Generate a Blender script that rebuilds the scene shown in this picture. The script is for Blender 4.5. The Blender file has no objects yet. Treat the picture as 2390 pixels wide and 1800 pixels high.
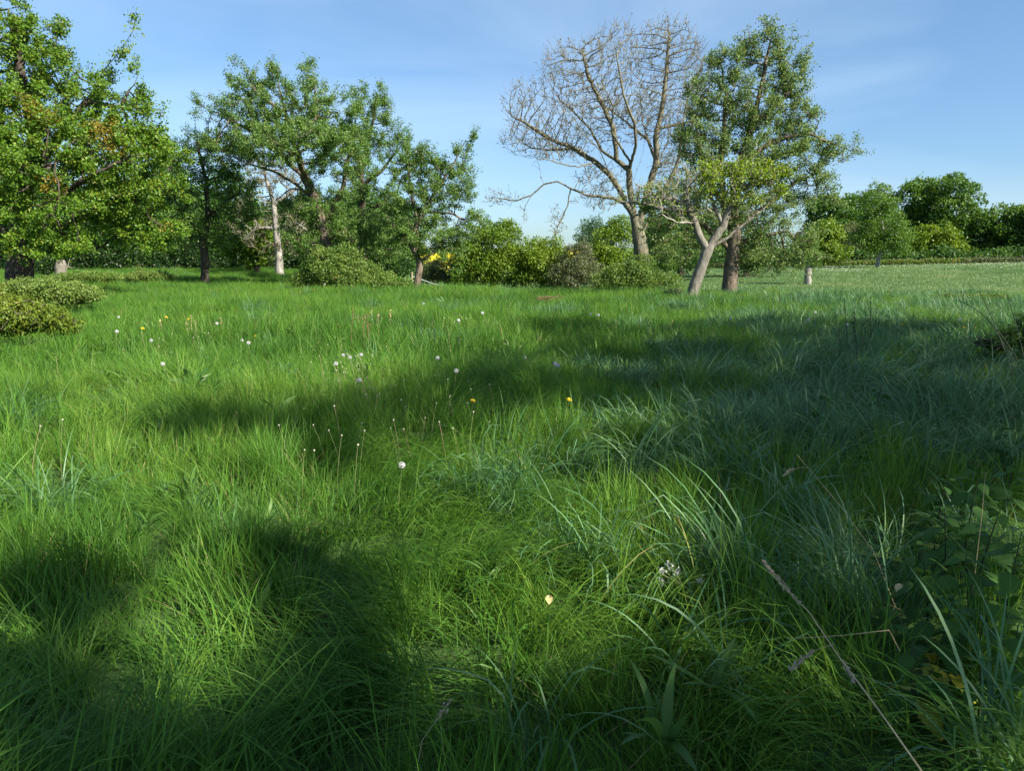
import bpy, math, random
import numpy as np
from mathutils import Vector

random.seed(11)
rng = np.random.default_rng(11)
scn = bpy.context.scene
COL = scn.collection
PI = math.pi

# ------------------------------------------------------------------ camera
F = 1729.0; HC = 1.60; PITCH = math.atan(300.0 / F)
cam_data = bpy.data.cameras.new('camera'); cam = bpy.data.objects.new('camera', cam_data)
COL.objects.link(cam); scn.camera = cam
cam.location = (0, 0, HC); cam.rotation_euler = (PI / 2 - PITCH, 0, 0)
cam_data.sensor_width = 36; cam_data.lens = 36 * F / 2390.0
cam_data.clip_start = 0.05; cam_data.clip_end = 4000

# ------------------------------------------------------------------ light
SUN_EL = math.radians(37)
SH = np.array([0.80, -0.60])                      # horizontal direction towards the sun
SUN_ROT = math.atan2(SH[0], SH[1])
sun_dir = Vector((SH[0] * math.cos(SUN_EL), SH[1] * math.cos(SUN_EL), math.sin(SUN_EL)))
sl = bpy.data.lights.new('sun', 'SUN'); sl.energy = 5.0; sl.angle = math.radians(0.5); sl.color = (1.0, 0.94, 0.82)
so = bpy.data.objects.new('sun', sl); COL.objects.link(so); so.rotation_euler = sun_dir.to_track_quat('Z', 'Y').to_euler()
so.location = (20, -15, 30)
w = bpy.data.worlds.new('World'); scn.world = w; w.use_nodes = True
nt = w.node_tree; nt.nodes.clear()
def N(t, ty, **k):
    n = t.nodes.new(ty)
    for a, b in k.items(): setattr(n, a, b)
    return n
sky = N(nt, 'ShaderNodeTexSky', sky_type='NISHITA', sun_disc=False, sun_elevation=SUN_EL, sun_rotation=SUN_ROT,
        altitude=50, air_density=1.0, dust_density=0.4, ozone_density=2.2)
bg = N(nt, 'ShaderNodeBackground'); bg.inputs['Strength'].default_value = 0.068
wo = N(nt, 'ShaderNodeOutputWorld')
tc = N(nt, 'ShaderNodeTexCoord')
mp = N(nt, 'ShaderNodeMapping'); mp.inputs['Scale'].default_value = (1.0, 1.2, 4.5); mp.inputs['Rotation'].default_value = (0.0, 0.22, 0.3)
mp.inputs['Location'].default_value = (0.35, 0.1, 0.2)
nz = N(nt, 'ShaderNodeTexNoise'); nz.inputs['Scale'].default_value = 1.7; nz.inputs['Detail'].default_value = 6; nz.inputs['Roughness'].default_value = 0.48; nz.inputs['Distortion'].default_value = 0.4
rp = N(nt, 'ShaderNodeValToRGB'); rp.color_ramp.elements[0].position = 0.42; rp.color_ramp.elements[1].position = 0.80
rp.color_ramp.elements[0].color = (0, 0, 0, 1); rp.color_ramp.elements[1].color = (0.42, 0.42, 0.42, 1)
mx = N(nt, 'ShaderNodeMix', data_type='RGBA'); mx.inputs[7].default_value = (5.2, 6.4, 7.6, 1)
tint = N(nt, 'ShaderNodeMix', data_type='RGBA', blend_type='MULTIPLY'); tint.inputs[0].default_value = 1; tint.inputs[7].default_value = (0.80, 0.97, 1.12, 1)
L = nt.links.new
L(tc.outputs['Generated'], mp.inputs['Vector']); L(mp.outputs[0], nz.inputs['Vector']); L(nz.outputs[0], rp.inputs[0])
sp_ = N(nt, 'ShaderNodeSeparateXYZ'); hz_ = N(nt, 'ShaderNodeValToRGB'); hz_.color_ramp.elements[0].position = 0.0; hz_.color_ramp.elements[0].color = (0.52, 0.66, 0.86, 1)
hz_.color_ramp.elements[1].position = 0.45; hz_.color_ramp.elements[1].color = (0.86, 0.99, 1.0, 1)
L(tc.outputs['Generated'], sp_.inputs[0]); L(sp_.outputs[2], hz_.inputs[0]); L(hz_.outputs[0], tint.inputs[7])
L(sky.outputs[0], tint.inputs[6]); L(tint.outputs[2], mx.inputs[6]); L(rp.outputs[0], mx.inputs[0])
L(mx.outputs[2], bg.inputs[0]); L(bg.outputs[0], wo.inputs[0])
scn.view_settings.view_transform = 'Standard'; scn.view_settings.look = 'None'
scn.view_settings.gamma = 1; scn.view_settings.exposure = 1.42; scn.view_settings.use_curve_mapping = False
scn.render.engine = 'CYCLES'
scn.cycles.max_bounces = 4; scn.cycles.transparent_max_bounces = 4; scn.cycles.transmission_bounces = 3; scn.cycles.diffuse_bounces = 3; scn.cycles.glossy_bounces = 2

# ------------------------------------------------------------------ helpers
def tag(o, label=None, cat=None, group=None, kind=None):
    if label: o['label'] = label
    if cat: o['category'] = cat
    if group: o['group'] = group
    if kind: o['kind'] = kind
    return o
def empty(name, loc, rz=0.0):
    o = bpy.data.objects.new(name, None); COL.objects.link(o); o.location = loc; o.rotation_euler = (0, 0, rz)
    o.empty_display_size = 0.2
    return o
def make_mesh(name, V, faces, mat=None, attrs=None, smooth=False):
    """faces: list of integer arrays (M,k)"""
    me = bpy.data.meshes.new(name)
    V = np.ascontiguousarray(V, dtype=np.float32)
    if not isinstance(faces, (list, tuple)): faces = [faces]
    faces = [f for f in faces if len(f)]
    loops = np.concatenate([f.ravel() for f in faces]).astype(np.int32)
    tot = np.concatenate([np.full(len(f), f.shape[1], dtype=np.int32) for f in faces])
    start = np.concatenate([[0], np.cumsum(tot)[:-1]]).astype(np.int32)
    me.vertices.add(len(V)); me.vertices.foreach_set('co', V.ravel())
    me.loops.add(len(loops)); me.loops.foreach_set('vertex_index', loops)
    me.polygons.add(len(tot)); me.polygons.foreach_set('loop_start', start); me.polygons.foreach_set('loop_total', tot)
    if smooth: me.polygons.foreach_set('use_smooth', np.ones(len(tot), dtype=bool))
    for k, a in (attrs or {}).items():
        at = me.attributes.new(k, 'FLOAT', 'POINT'); at.data.foreach_set('value', np.ascontiguousarray(a, dtype=np.float32))
    me.update(calc_edges=True)
    if mat: me.materials.append(mat)
    return me
def obj(name, me, parent=None, loc=None):
    o = bpy.data.objects.new(name, me); COL.objects.link(o)
    if parent is not None: o.parent = parent
    if loc is not None: o.location = loc
    return o
class Acc:
    """collects vertex/face/attribute chunks for one mesh"""
    def __init__(s): s.V = []; s.F = []; s.T = []; s.n = 0
    def add(s, V, F_, T=None):
        V = np.asarray(V, dtype=float).reshape(-1, 3)
        s.V.append(V)
        for f in (F_ if isinstance(F_, (list, tuple)) else [F_]): s.F.append(np.asarray(f) + s.n)
        s.T.append(np.zeros(len(V)) if T is None else (np.full(len(V), float(T)) if np.isscalar(T) else np.asarray(T)))
        s.n += len(V)
    def mesh(s, name, mat, smooth=False, origin=None):
        V = np.concatenate(s.V)
        if origin is not None: V = V - np.asarray(origin)
        return make_mesh(name, V, s.F, mat, {'tint': np.concatenate(s.T)}, smooth)

_lat = rng.random((256, 256))
def vnoise(x, y):
    x = np.asarray(x, float); y = np.asarray(y, float)
    xi = np.floor(x).astype(int); yi = np.floor(y).astype(int); fx = x - xi; fy = y - yi
    fx = fx * fx * (3 - 2 * fx); fy = fy * fy * (3 - 2 * fy)
    a = _lat[xi & 255, yi & 255]; b = _lat[(xi + 1) & 255, yi & 255]; c = _lat[xi & 255, (yi + 1) & 255]; d = _lat[(xi + 1) & 255, (yi + 1) & 255]
    return (a * (1 - fx) + b * fx) * (1 - fy) + (c * (1 - fx) + d * fx) * fy
def fbm(x, y, s, o=0.0, oct=3):
    r = 0; a = 0.5; t = 0
    for i in range(oct):
        r = r + a * vnoise(x / s * 2 ** i + 17.3 * i + o, y / s * 2 ** i + 5.1 * i + o * 1.7); t += a; a *= 0.5
    return r / t
def sstep(a, b, x):
    t = np.clip((x - a) / (b - a), 0, 1); return t * t * (3 - 2 * t)

def terrain(x, y):
    x = np.asarray(x, float); y = np.asarray(y, float)
    yy = np.maximum(y, 1.0); u = x / yy
    right = sstep(-0.16, 0.0, u) * sstep(5, 20, y)
    # crest distance moves nearer towards the right
    crest = 32 - 7.0 * sstep(0.05, 0.5, u)
    zdrop = -1.15 * sstep(crest, crest + 16, y)
    rise = sstep(45, 112, y) * (0.95 + 2.2 * (u - 0.30)) + 0.012 * np.maximum(y - 112, 0)
    z_r = zdrop + np.where(y > 45, rise, 0)
    z_l = 0.45 * sstep(38, 62, y) + 0.008 * np.maximum(y - 62, 0)
    z = z_r * right + z_l * (1 - right)
    z = z + 3.0 * sstep(200, 420, y)
    z = z - 1.25 * np.exp(-((u + 0.10) / 0.07) ** 2) * sstep(34, 60, y) * (1 - sstep(110, 220, y))
    fade = 1 - sstep(30, 60, y)
    z = z + fade * (0.16 * (fbm(x, y, 2.1, 3.0, 2) - 0.5) + 0.30 * (fbm(x, y, 6.0, 9.0, 2) - 0.5)) * sstep(0.5, 3.0, np.hypot(x, y))
    return z
def ray(px, py):
    a = (px - 1195) / F; b = (900 - py) / F
    return np.array([a, math.cos(PITCH) + b * math.sin(PITCH), -math.sin(PITCH) + b * math.cos(PITCH)])
def P(px, py, D):
    r = ray(px, py); t = D / r[1]; return np.array([0, 0, HC]) + r * t
def G(px, py, h=0.25):
    """ground point seen at a pixel, on the surface h above the terrain"""
    r = ray(px, py); lo = 0.8
    prev = lo
    D = lo
    while D < 150:
        p = np.array([0, 0, HC]) + r * (D / r[1])
        if p[2] < terrain(p[0], p[1]) + h: break
        prev = D; D *= 1.03
    for _ in range(12):
        m = (prev + D) / 2; p = np.array([0, 0, HC]) + r * (m / r[1])
        if p[2] < terrain(p[0], p[1]) + h: D = m
        else: prev = m
    p = np.array([0, 0, HC]) + r * (D / r[1])
    return p[0], p[1]
def Gv(px, py, h=0.25):
    a = (px - 1195) / F; b = (900 - py) / F
    r = np.stack([a, math.cos(PITCH) + b * math.sin(PITCH), -math.sin(PITCH) + b * math.cos(PITCH)], -1); r = r / r[:, 1:2]
    lo = np.full(len(px), 0.8); D = lo.copy(); done = np.zeros(len(px), bool)
    for _ in range(170):
        below = HC + r[:, 2] * D < terrain(r[:, 0] * D, D) + h
        done |= below
        lo = np.where(done, lo, D); D = np.where(done, D, D * 1.03)
        if done.all(): break
    for _ in range(10):
        m = (lo + D) / 2; below = HC + r[:, 2] * m < terrain(r[:, 0] * m, m) + h; D = np.where(below, m, D); lo = np.where(below, lo, m)
    return np.stack([r[:, 0] * D, D], -1)
def tz(x, y): return float(terrain(x, y))

# ------------------------------------------------------------------ materials
def leaf_mat(name, ramp, trans=0.38, rough=0.5, tattr='tint', inst=False, spec=0.35, dry=None):
    m = bpy.data.materials.new(name); m.use_nodes = True; t = m.node_tree; t.nodes.clear()
    out = N(t, 'ShaderNodeOutputMaterial'); a = N(t, 'ShaderNodeAttribute', attribute_name=tattr)
    cr = N(t, 'ShaderNodeValToRGB'); els = cr.color_ramp.elements
    while len(els) < len(ramp): els.new(0.5)
    for e, (p, c) in zip(els, ramp): e.position = p; e.color = (*c, 1)
    fac = a.outputs['Fac']
    if inst:
        b = N(t, 'ShaderNodeAttribute', attribute_name='itint', attribute_type='INSTANCER')
        ad = N(t, 'ShaderNodeMath', operation='ADD'); t.links.new(fac, ad.inputs[0]); t.links.new(b.outputs['Fac'], ad.inputs[1])
        fac = ad.outputs[0]
    t.links.new(fac, cr.inputs[0])
    p = N(t, 'ShaderNodeBsdfPrincipled'); p.inputs['Roughness'].default_value = rough
    p.inputs['Specular IOR Level'].default_value = spec
    tr = N(t, 'ShaderNodeBsdfTranslucent'); ms = N(t, 'ShaderNodeMixShader'); ms.inputs[0].default_value = trans
    hs = N(t, 'ShaderNodeHueSaturation'); hs.inputs['Hue'].default_value = 0.484; hs.inputs['Saturation'].default_value = 1.04; hs.inputs['Value'].default_value = 1.45
    t.links.new(cr.outputs[0], p.inputs['Base Color']); t.links.new(cr.outputs[0], hs.inputs['Color']); t.links.new(hs.outputs[0], tr.inputs['Color'])
    t.links.new(p.outputs[0], ms.inputs[1]); t.links.new(tr.outputs[0], ms.inputs[2]); t.links.new(ms.outputs[0], out.inputs[0])
    return m
def bark_mat(name, c1, c2, scale=9.0, moss=None):
    m = bpy.data.materials.new(name); m.use_nodes = True; t = m.node_tree; p = t.nodes['Principled BSDF']
    tcn = N(t, 'ShaderNodeTexCoord'); mpn = N(t, 'ShaderNodeMapping'); mpn.inputs['Scale'].default_value = (1, 1, 0.35)
    n1 = N(t, 'ShaderNodeTexNoise'); n1.inputs['Scale'].default_value = scale; n1.inputs['Detail'].default_value = 8; n1.inputs['Roughness'].default_value = 0.7
    v = N(t, 'ShaderNodeTexVoronoi', feature='DISTANCE_TO_EDGE'); v.inputs['Scale'].default_value = scale * 1.4
    r = N(t, 'ShaderNodeValToRGB'); r.color_ramp.elements[0].position = 0.35; r.color_ramp.elements[1].position = 0.62
    r.color_ramp.elements[0].color = (*c1, 1); r.color_ramp.elements[1].color = (*c2, 1)
    if moss:
        e = r.color_ramp.elements.new(0.75); e.color = (*moss, 1)
    b = N(t, 'ShaderNodeBump'); b.inputs['Strength'].default_value = 0.9; b.inputs['Distance'].default_value = 0.03
    mm = N(t, 'ShaderNodeMath', operation='MULTIPLY')
    l = t.links.new
    l(tcn.outputs['Object'], mpn.inputs[0]); l(mpn.outputs[0], n1.inputs['Vector']); l(mpn.outputs[0], v.inputs['Vector'])
    l(n1.outputs[0], r.inputs[0]); l(r.outputs[0], p.inputs['Base Color'])
    l(n1.outputs[0], mm.inputs[0]); l(v.outputs[0], mm.inputs[1]); l(mm.outputs[0], b.inputs['Height']); l(b.outputs[0], p.inputs['Normal'])
    p.inputs['Roughness'].default_value = 0.9; p.inputs['Specular IOR Level'].default_value = 0.2
    return m
def plain(name, c, rough=0.7, spec=0.3):
    m = bpy.data.materials.new(name); m.use_nodes = True; t = m.node_tree; p = t.nodes['Principled BSDF']
    n1 = N(t, 'ShaderNodeTexNoise'); n1.inputs['Scale'].default_value = 40; n1.inputs['Detail'].default_value = 4
    r = N(t, 'ShaderNodeValToRGB'); r.color_ramp.elements[0].position = 0.3; r.color_ramp.elements[1].position = 0.7
    r.color_ramp.elements[0].color = (*[x * 0.75 for x in c], 1); r.color_ramp.elements[1].color = (*[min(1, x * 1.15) for x in c], 1)
    t.links.new(n1.outputs[0], r.inputs[0]); t.links.new(r.outputs[0], p.inputs['Base Color'])
    p.inputs['Roughness'].default_value = rough; p.inputs['Specular IOR Level'].default_value = spec
    return m
DK = (0.018, 0.05, 0.010)
M = dict(
    maple=leaf_mat('maple_leaf', [(0, (0.044, 0.106, 0.011)), (0.45, (0.093, 0.188, 0.015)), (0.8, (0.155, 0.251, 0.020)), (0.9, (0.212, 0.188, 0.022)), (1, (0.274, 0.188, 0.027))]),
    apple=leaf_mat('apple_leaf', [(0, (0.045, 0.111, 0.019)), (0.5, (0.097, 0.193, 0.031)), (1, (0.203, 0.282, 0.070))]),
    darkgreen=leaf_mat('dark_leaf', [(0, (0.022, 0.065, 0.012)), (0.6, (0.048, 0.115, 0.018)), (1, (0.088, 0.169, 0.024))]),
    pear=leaf_mat('pear_leaf', [(0, (0.053, 0.113, 0.024)), (0.5, (0.117, 0.197, 0.041)), (1, (0.233, 0.288, 0.098))]),
    lichen=leaf_mat('lichen_twig_leaf', [(0, (0.085, 0.085, 0.030)), (0.6, (0.15, 0.125, 0.055)), (0.8, (0.08, 0.14, 0.03)), (1, (0.10, 0.17, 0.03))], trans=0.2),
    lime=leaf_mat('lime_leaf', [(0, (0.088, 0.172, 0.010)), (0.6, (0.165, 0.253, 0.012)), (1, (0.242, 0.310, 0.016))]),
    oak=leaf_mat('oak_leaf', [(0, (0.035, 0.088, 0.012)), (0.5, (0.063, 0.140, 0.017)), (1, (0.127, 0.211, 0.022))]),
    oaky=leaf_mat('oak_leaf_yellow', [(0, (0.059, 0.127, 0.011)), (0.5, (0.111, 0.190, 0.014)), (1, (0.181, 0.253, 0.022))]),
    far=leaf_mat('far_leaf', [(0, (0.045, 0.10, 0.04)), (1, (0.09, 0.16, 0.06))]),
    brownish=leaf_mat('brown_shrub_leaf', [(0, (0.072, 0.090, 0.039)), (0.6, (0.120, 0.132, 0.061)), (1, (0.108, 0.180, 0.033))]),
    bramble=leaf_mat('bramble_leaf', [(0, (0.050, 0.106, 0.017)), (0.5, (0.106, 0.181, 0.028)), (0.93, (0.188, 0.250, 0.055)), (1, (0.325, 0.125, 0.055))]),
    brambley=leaf_mat('bramble_leaf_yellow', [(0, (0.069, 0.124, 0.012)), (0.5, (0.127, 0.186, 0.016)), (0.93, (0.196, 0.239, 0.030)), (1, (0.215, 0.134, 0.050))]),
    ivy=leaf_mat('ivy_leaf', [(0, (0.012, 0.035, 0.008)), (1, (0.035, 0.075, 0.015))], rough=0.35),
    bronze=leaf_mat('bronze_bud', [(0, (0.16, 0.14, 0.07)), (1, (0.24, 0.22, 0.09))], trans=0.25),
    conifer=leaf_mat('conifer_needle', [(0, (0.012, 0.03, 0.016)), (1, (0.03, 0.055, 0.03))], trans=0.1),
    bark=bark_mat('bark_brown', (0.045, 0.035, 0.026), (0.17, 0.135, 0.10)),
    barkdark=bark_mat('bark_dark', (0.022, 0.018, 0.015), (0.085, 0.068, 0.052)),
    barkpale=bark_mat('bark_pale', (0.11, 0.10, 0.085), (0.33, 0.31, 0.27), 6),
    barklean=bark_mat('bark_lichen', (0.09, 0.072, 0.055), (0.20, 0.190, 0.155), 8),
    walnut=bark_mat('bark_walnut', (0.055, 0.050, 0.034), (0.180, 0.166, 0.112), 5, moss=(0.17, 0.16, 0.05)),
    twig=bark_mat('bark_twig', (0.080, 0.074, 0.046), (0.180, 0.166, 0.108), 7),
    greytwig=bark_mat('bark_grey_twig', (0.15, 0.14, 0.11), (0.29, 0.27, 0.215), 7),
    darkstem0=plain('bramble_stem', (0.06, 0.06, 0.03)),
    wood=plain('fence_wood', (0.26, 0.22, 0.16)),
    wire=plain('wire', (0.12, 0.12, 0.11), 0.5), tape=plain('white_tape', (0.78, 0.78, 0.76), 0.6),
)
GR = [(0, (0.028, 0.082, 0.010)), (0.35, (0.058, 0.152, 0.020)), (0.65, (0.108, 0.228, 0.028)), (0.88, (0.165, 0.275, 0.036)), (0.97, (0.34, 0.30, 0.12)), (1, (0.42, 0.34, 0.16))]
M['grass'] = leaf_mat('grass_blade', GR, trans=0.42, rough=0.5, inst=True, spec=0.22)
GB = [(0, (0.022, 0.074, 0.024)), (0.4, (0.056, 0.140, 0.048)), (0.8, (0.115, 0.220, 0.090)), (1, (0.20, 0.30, 0.15))]
M['bluegrass'] = leaf_mat('bluish_grass_blade', GB, trans=0.30, rough=0.45, inst=True, spec=0.30)
GF = [(0, (0.070, 0.145, 0.045)), (0.4, (0.105, 0.190, 0.062)), (0.8, (0.155, 0.235, 0.085)), (1, (0.23, 0.27, 0.12))]
M['fieldgrass'] = leaf_mat('field_grass_blade', GF, trans=0.35, rough=0.5, inst=True)

# ------------------------------------------------------------------ ground sheet
def ground():
    ys = np.unique(np.concatenate([np.arange(-40, -4, 3.0), np.arange(-4, 14, 0.22), np.arange(14, 62, 0.7), np.arange(62, 130, 2.5), np.arange(130, 460, 10.), np.arange(460, 1500, 70.)]))
    xs = np.unique(np.concatenate([-np.geomspace(9, 1200, 70), np.arange(-9, 9, 0.25), np.geomspace(9, 1200, 70)]))
    X, Y = np.meshgrid(xs, ys); Z = terrain(X, Y)
    V = np.stack([X, Y, Z], -1).reshape(-1, 3); nx = len(xs); ny = len(ys)
    i = np.arange(ny - 1)[:, None] * nx + np.arange(nx - 1)[None]; i = i.ravel()
    Fq = np.stack([i, i + 1, i + nx + 1, i + nx], -1)
    m = bpy.data.materials.new('meadow_ground'); m.use_nodes = True; t = m.node_tree; p = t.nodes['Principled BSDF']
    g = N(t, 'ShaderNodeNewGeometry'); n1 = N(t, 'ShaderNodeTexNoise'); n1.inputs['Scale'].default_value = 0.35; n1.inputs['Detail'].default_value = 10; n1.inputs['Roughness'].default_value = 0.75
    r = N(t, 'ShaderNodeValToRGB'); e = r.color_ramp.elements
    e[0].position = 0.3; e[0].color = (0.022, 0.042, 0.012, 1); e[1].position = 0.7; e[1].color = (0.055, 0.105, 0.026, 1)
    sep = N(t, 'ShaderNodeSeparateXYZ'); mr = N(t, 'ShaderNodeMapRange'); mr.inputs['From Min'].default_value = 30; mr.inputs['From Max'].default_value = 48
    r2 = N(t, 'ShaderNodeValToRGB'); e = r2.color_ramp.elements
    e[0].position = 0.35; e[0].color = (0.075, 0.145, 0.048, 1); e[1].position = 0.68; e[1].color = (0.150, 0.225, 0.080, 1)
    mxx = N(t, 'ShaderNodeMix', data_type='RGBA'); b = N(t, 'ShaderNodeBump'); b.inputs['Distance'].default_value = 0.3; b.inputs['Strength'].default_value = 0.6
    n2 = N(t, 'ShaderNodeTexNoise'); n2.inputs['Scale'].default_value = 4; n2.inputs['Detail'].default_value = 8
    l = t.links.new
    l(g.outputs['Position'], n1.inputs['Vector']); l(g.outputs['Position'], n2.inputs['Vector']); l(g.outputs['Position'], sep.inputs[0])
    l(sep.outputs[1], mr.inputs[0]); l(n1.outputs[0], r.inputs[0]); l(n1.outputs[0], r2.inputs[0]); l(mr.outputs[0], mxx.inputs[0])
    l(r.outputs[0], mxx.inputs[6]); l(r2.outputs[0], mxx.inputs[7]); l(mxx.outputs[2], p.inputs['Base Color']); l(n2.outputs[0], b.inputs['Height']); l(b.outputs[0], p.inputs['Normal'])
    p.inputs['Roughness'].default_value = 0.95; p.inputs['Specular IOR Level'].default_value = 0.1
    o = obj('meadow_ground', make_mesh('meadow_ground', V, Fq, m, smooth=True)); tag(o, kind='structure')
ground()

# ------------------------------------------------------------------ grass blades
def blades(n, length, width, tilt=(0.05, 0.5), bend=(0.2, 1.2), spread=0.08, segs=4, heading=None, head_sp=PI, kink=0.0, tint=(0, 0.25)):
    """n curved tapering strips rooted near the origin; heading = preferred bending azimuth"""
    ln = rng.uniform(*length, n); wd = rng.uniform(*width, n)
    az = rng.uniform(-PI, PI, n) if heading is None else heading + rng.normal(0, head_sp, n)
    rr = spread * np.sqrt(rng.random(n)); ra = rng.uniform(0, 2 * PI, n)
    base = np.stack([rr * np.cos(ra), rr * np.sin(ra), -0.03 * np.ones(n)], -1)
    t0 = rng.uniform(*tilt, n); k = rng.uniform(*bend, n)
    s = np.linspace(0, 1, segs + 1)
    kp = rng.uniform(0.45, 0.8, n); ka = np.where(rng.random(n) < kink, rng.uniform(0.5, 1.6, n), 0)
    ang = t0[:, None] + k[:, None] * s[None] ** 1.6 + ka[:, None] * (s[None] > kp[:, None])
    ang = np.minimum(ang, 2.7)
    mid = (ang[:, 1:] + ang[:, :-1]) / 2; st = ln[:, None] / segs
    hor = np.concatenate([np.zeros((n, 1)), np.cumsum(np.sin(mid) * st, 1)], 1)
    ver = np.concatenate([np.zeros((n, 1)), np.cumsum(np.cos(mid) * st, 1)], 1)
    sway = rng.normal(0, 0.12, n)[:, None] * hor * s[None]
    c = np.cos(az)[:, None]; sn = np.sin(az)[:, None]
    pos = base[:, None] + np.stack([hor * c - sway * sn, hor * sn + sway * c, ver], -1)
    prof = np.array([0.75, 1.0, 0.95, 0.8, 0.55, 0.3])[np.minimum((s * 5).astype(int), 5)]; prof[-1] = 0.06
    tw = az[:, None] + PI / 2 + rng.normal(0, 0.5, n)[:, None] + rng.normal(0, 0.8, n)[:, None] * s[None]
    side = np.stack([np.cos(tw), np.sin(tw), rng.normal(0, 0.25, (n, 1)) * np.ones_like(tw)], -1) * (wd[:, None] * prof[None] / 2)[..., None]
    V = np.stack([pos - side, pos + side], 2)            # n, segs+1, 2, 3
    base_i = np.arange(n)[:, None] * (segs + 1) * 2 + np.arange(segs)[None] * 2
    b = base_i.ravel(); Fq = np.stack([b, b + 1, b + 3, b + 2], -1)
    T = (rng.uniform(*tint, n)[:, None] + (0.10 * (s - 0.4) * (tint[1] < 0.7))[None]).repeat(2, axis=1).ravel()
    return V.reshape(-1, 3), Fq, T
tuft_cols = {}
def tuft_collection(name, specs, mat):
    c = bpy.data.collections.new(name)
    for i, sp in enumerate(specs):
        a = Acc()
        for kw in sp: a.add(*blades(**kw))
        o = bpy.data.objects.new('tuft_%s_%02d' % (name, i), a.mesh('tuft', mat, smooth=True)); c.objects.link(o)
    return c
def scatter(name, P_, rot, scl, idx, itint, coll, label, cat):
    me = bpy.data.meshes.new(name); n = len(P_)
    me.vertices.add(n); me.vertices.foreach_set('co', np.ascontiguousarray(P_, dtype=np.float32).ravel())
    for nm, ty, dat in (('rot', 'FLOAT_VECTOR', rot), ('scl', 'FLOAT_VECTOR', scl), ('idx', 'INT', idx), ('itint', 'FLOAT', itint)):
        at = me.attributes.new(nm, ty, 'POINT')
        if ty == 'FLOAT_VECTOR': at.data.foreach_set('vector', np.ascontiguousarray(dat, dtype=np.float32).ravel())
        elif ty == 'INT': at.data.foreach_set('value', np.ascontiguousarray(dat, dtype=np.int32))
        else: at.data.foreach_set('value', np.ascontiguousarray(dat, dtype=np.float32))
    me.update()
    o = obj(name, me); md = o.modifiers.new('scatter', 'NODES')
    g = bpy.data.node_groups.new(name, 'GeometryNodeTree'); md.node_group = g
    g.interface.new_socket('Geometry', in_out='INPUT', socket_type='NodeSocketGeometry')
    g.interface.new_socket('Geometry', in_out='OUTPUT', socket_type='NodeSocketGeometry')
    gi = N(g, 'NodeGroupInput'); go = N(g, 'NodeGroupOutput'); ip = N(g, 'GeometryNodeInstanceOnPoints'); ci = N(g, 'GeometryNodeCollectionInfo')
    ci.inputs['Collection'].default_value = coll; ci.inputs['Separate Children'].default_value = True; ci.inputs['Reset Children'].default_value = True
    ip.inputs['Pick Instance'].default_value = True
    ar = N(g, 'GeometryNodeInputNamedAttribute', data_type='FLOAT_VECTOR'); ar.inputs[0].default_value = 'rot'
    asn = N(g, 'GeometryNodeInputNamedAttribute', data_type='FLOAT_VECTOR'); asn.inputs[0].default_value = 'scl'
    ai = N(g, 'GeometryNodeInputNamedAttribute', data_type='INT'); ai.inputs[0].default_value = 'idx'
    er = N(g, 'FunctionNodeEulerToRotation')
    mtp = N(g, 'GeometryNodeMeshToPoints')
    l = g.links.new
    l(gi.outputs[0], mtp.inputs[0]); l(mtp.outputs[0], ip.inputs['Points']); l(ci.outputs[0], ip.inputs['Instance']); l(ai.outputs[0], ip.inputs['Instance Index'])
    l(ar.outputs[0], er.inputs[0]); l(er.outputs[0], ip.inputs['Rotation']); l(asn.outputs[0], ip.inputs['Scale']); l(ip.outputs[0], go.inputs[0])
    tag(o, label, cat, kind='stuff'); return o

near_specs = []
for i in range(14):
    sp = [dict(n=40, length=(0.18, 0.44), width=(0.0028, 0.0060), tilt=(0.02, 0.38), bend=(0.05, 0.9), spread=0.075, segs=5, tint=(0, 0.42)),
          dict(n=12, length=(0.12, 0.25), width=(0.003, 0.006), tilt=(0.3, 1.0), bend=(0.2, 1.2), spread=0.10, segs=4, tint=(0.05, 0.4), kink=0.2)]
    sp.append(dict(n=2 + 2 * (i % 2), length=(0.18, 0.36), width=(0.002, 0.0035), tilt=(0.2, 1.1), bend=(0.1, 0.9), spread=0.12, segs=4, tint=(0.75, 0.85)))
    near_specs.append(sp)
laid_specs = []
for i in range(8):                                          # lodged, swept over towards +X
    laid_specs.append([dict(n=42, length=(0.30, 0.54), width=(0.0028, 0.0062), tilt=(0.1, 0.7), bend=(0.9, 1.9), spread=0.09, segs=6, heading=0.0, head_sp=0.55, tint=(0, 0.42), kink=0.08),
                       dict(n=14, length=(0.15, 0.3), width=(0.003, 0.005), tilt=(0.3, 1.1), bend=(0.2, 1.2), spread=0.10, segs=4, tint=(0.05, 0.35))])
blue_specs = []
for i in range(8):
    blue_specs.append([dict(n=20, length=(0.30, 0.62), width=(0.005, 0.0095), tilt=(0.05, 0.6), bend=(0.6, 2.0), spread=0.08, segs=7, heading=0.0, head_sp=0.9, tint=(0.1, 0.7), kink=0.3),
                       dict(n=14, length=(0.2, 0.4), width=(0.003, 0.006), tilt=(0.1, 0.8), bend=(0.3, 1.3), spread=0.09, segs=5, tint=(0, 0.5), kink=0.1)])
mid_specs = []
for i in range(10):
    mid_specs.append([dict(n=46, length=(0.20, 0.44), width=(0.005, 0.010), tilt=(0.03, 0.55), bend=(0.1, 1.2), spread=0.20, segs=3, tint=(0, 0.34)),
                      dict(n=2 if i % 2 else 0, length=(0.25, 0.4), width=(0.004, 0.007), tilt=(0.1, 0.8), bend=(0.1, 0.6), spread=0.20, segs=3, tint=(0.75, 0.85))][:2 if i % 2 else 1])
midblue_specs = [[dict(n=40, length=(0.25, 0.5), width=(0.008, 0.014), tilt=(0.03, 0.6), bend=(0.3, 1.5), spread=0.20, segs=3, tint=(0, 0.6), kink=0.2)] for i in range(5)]
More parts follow.
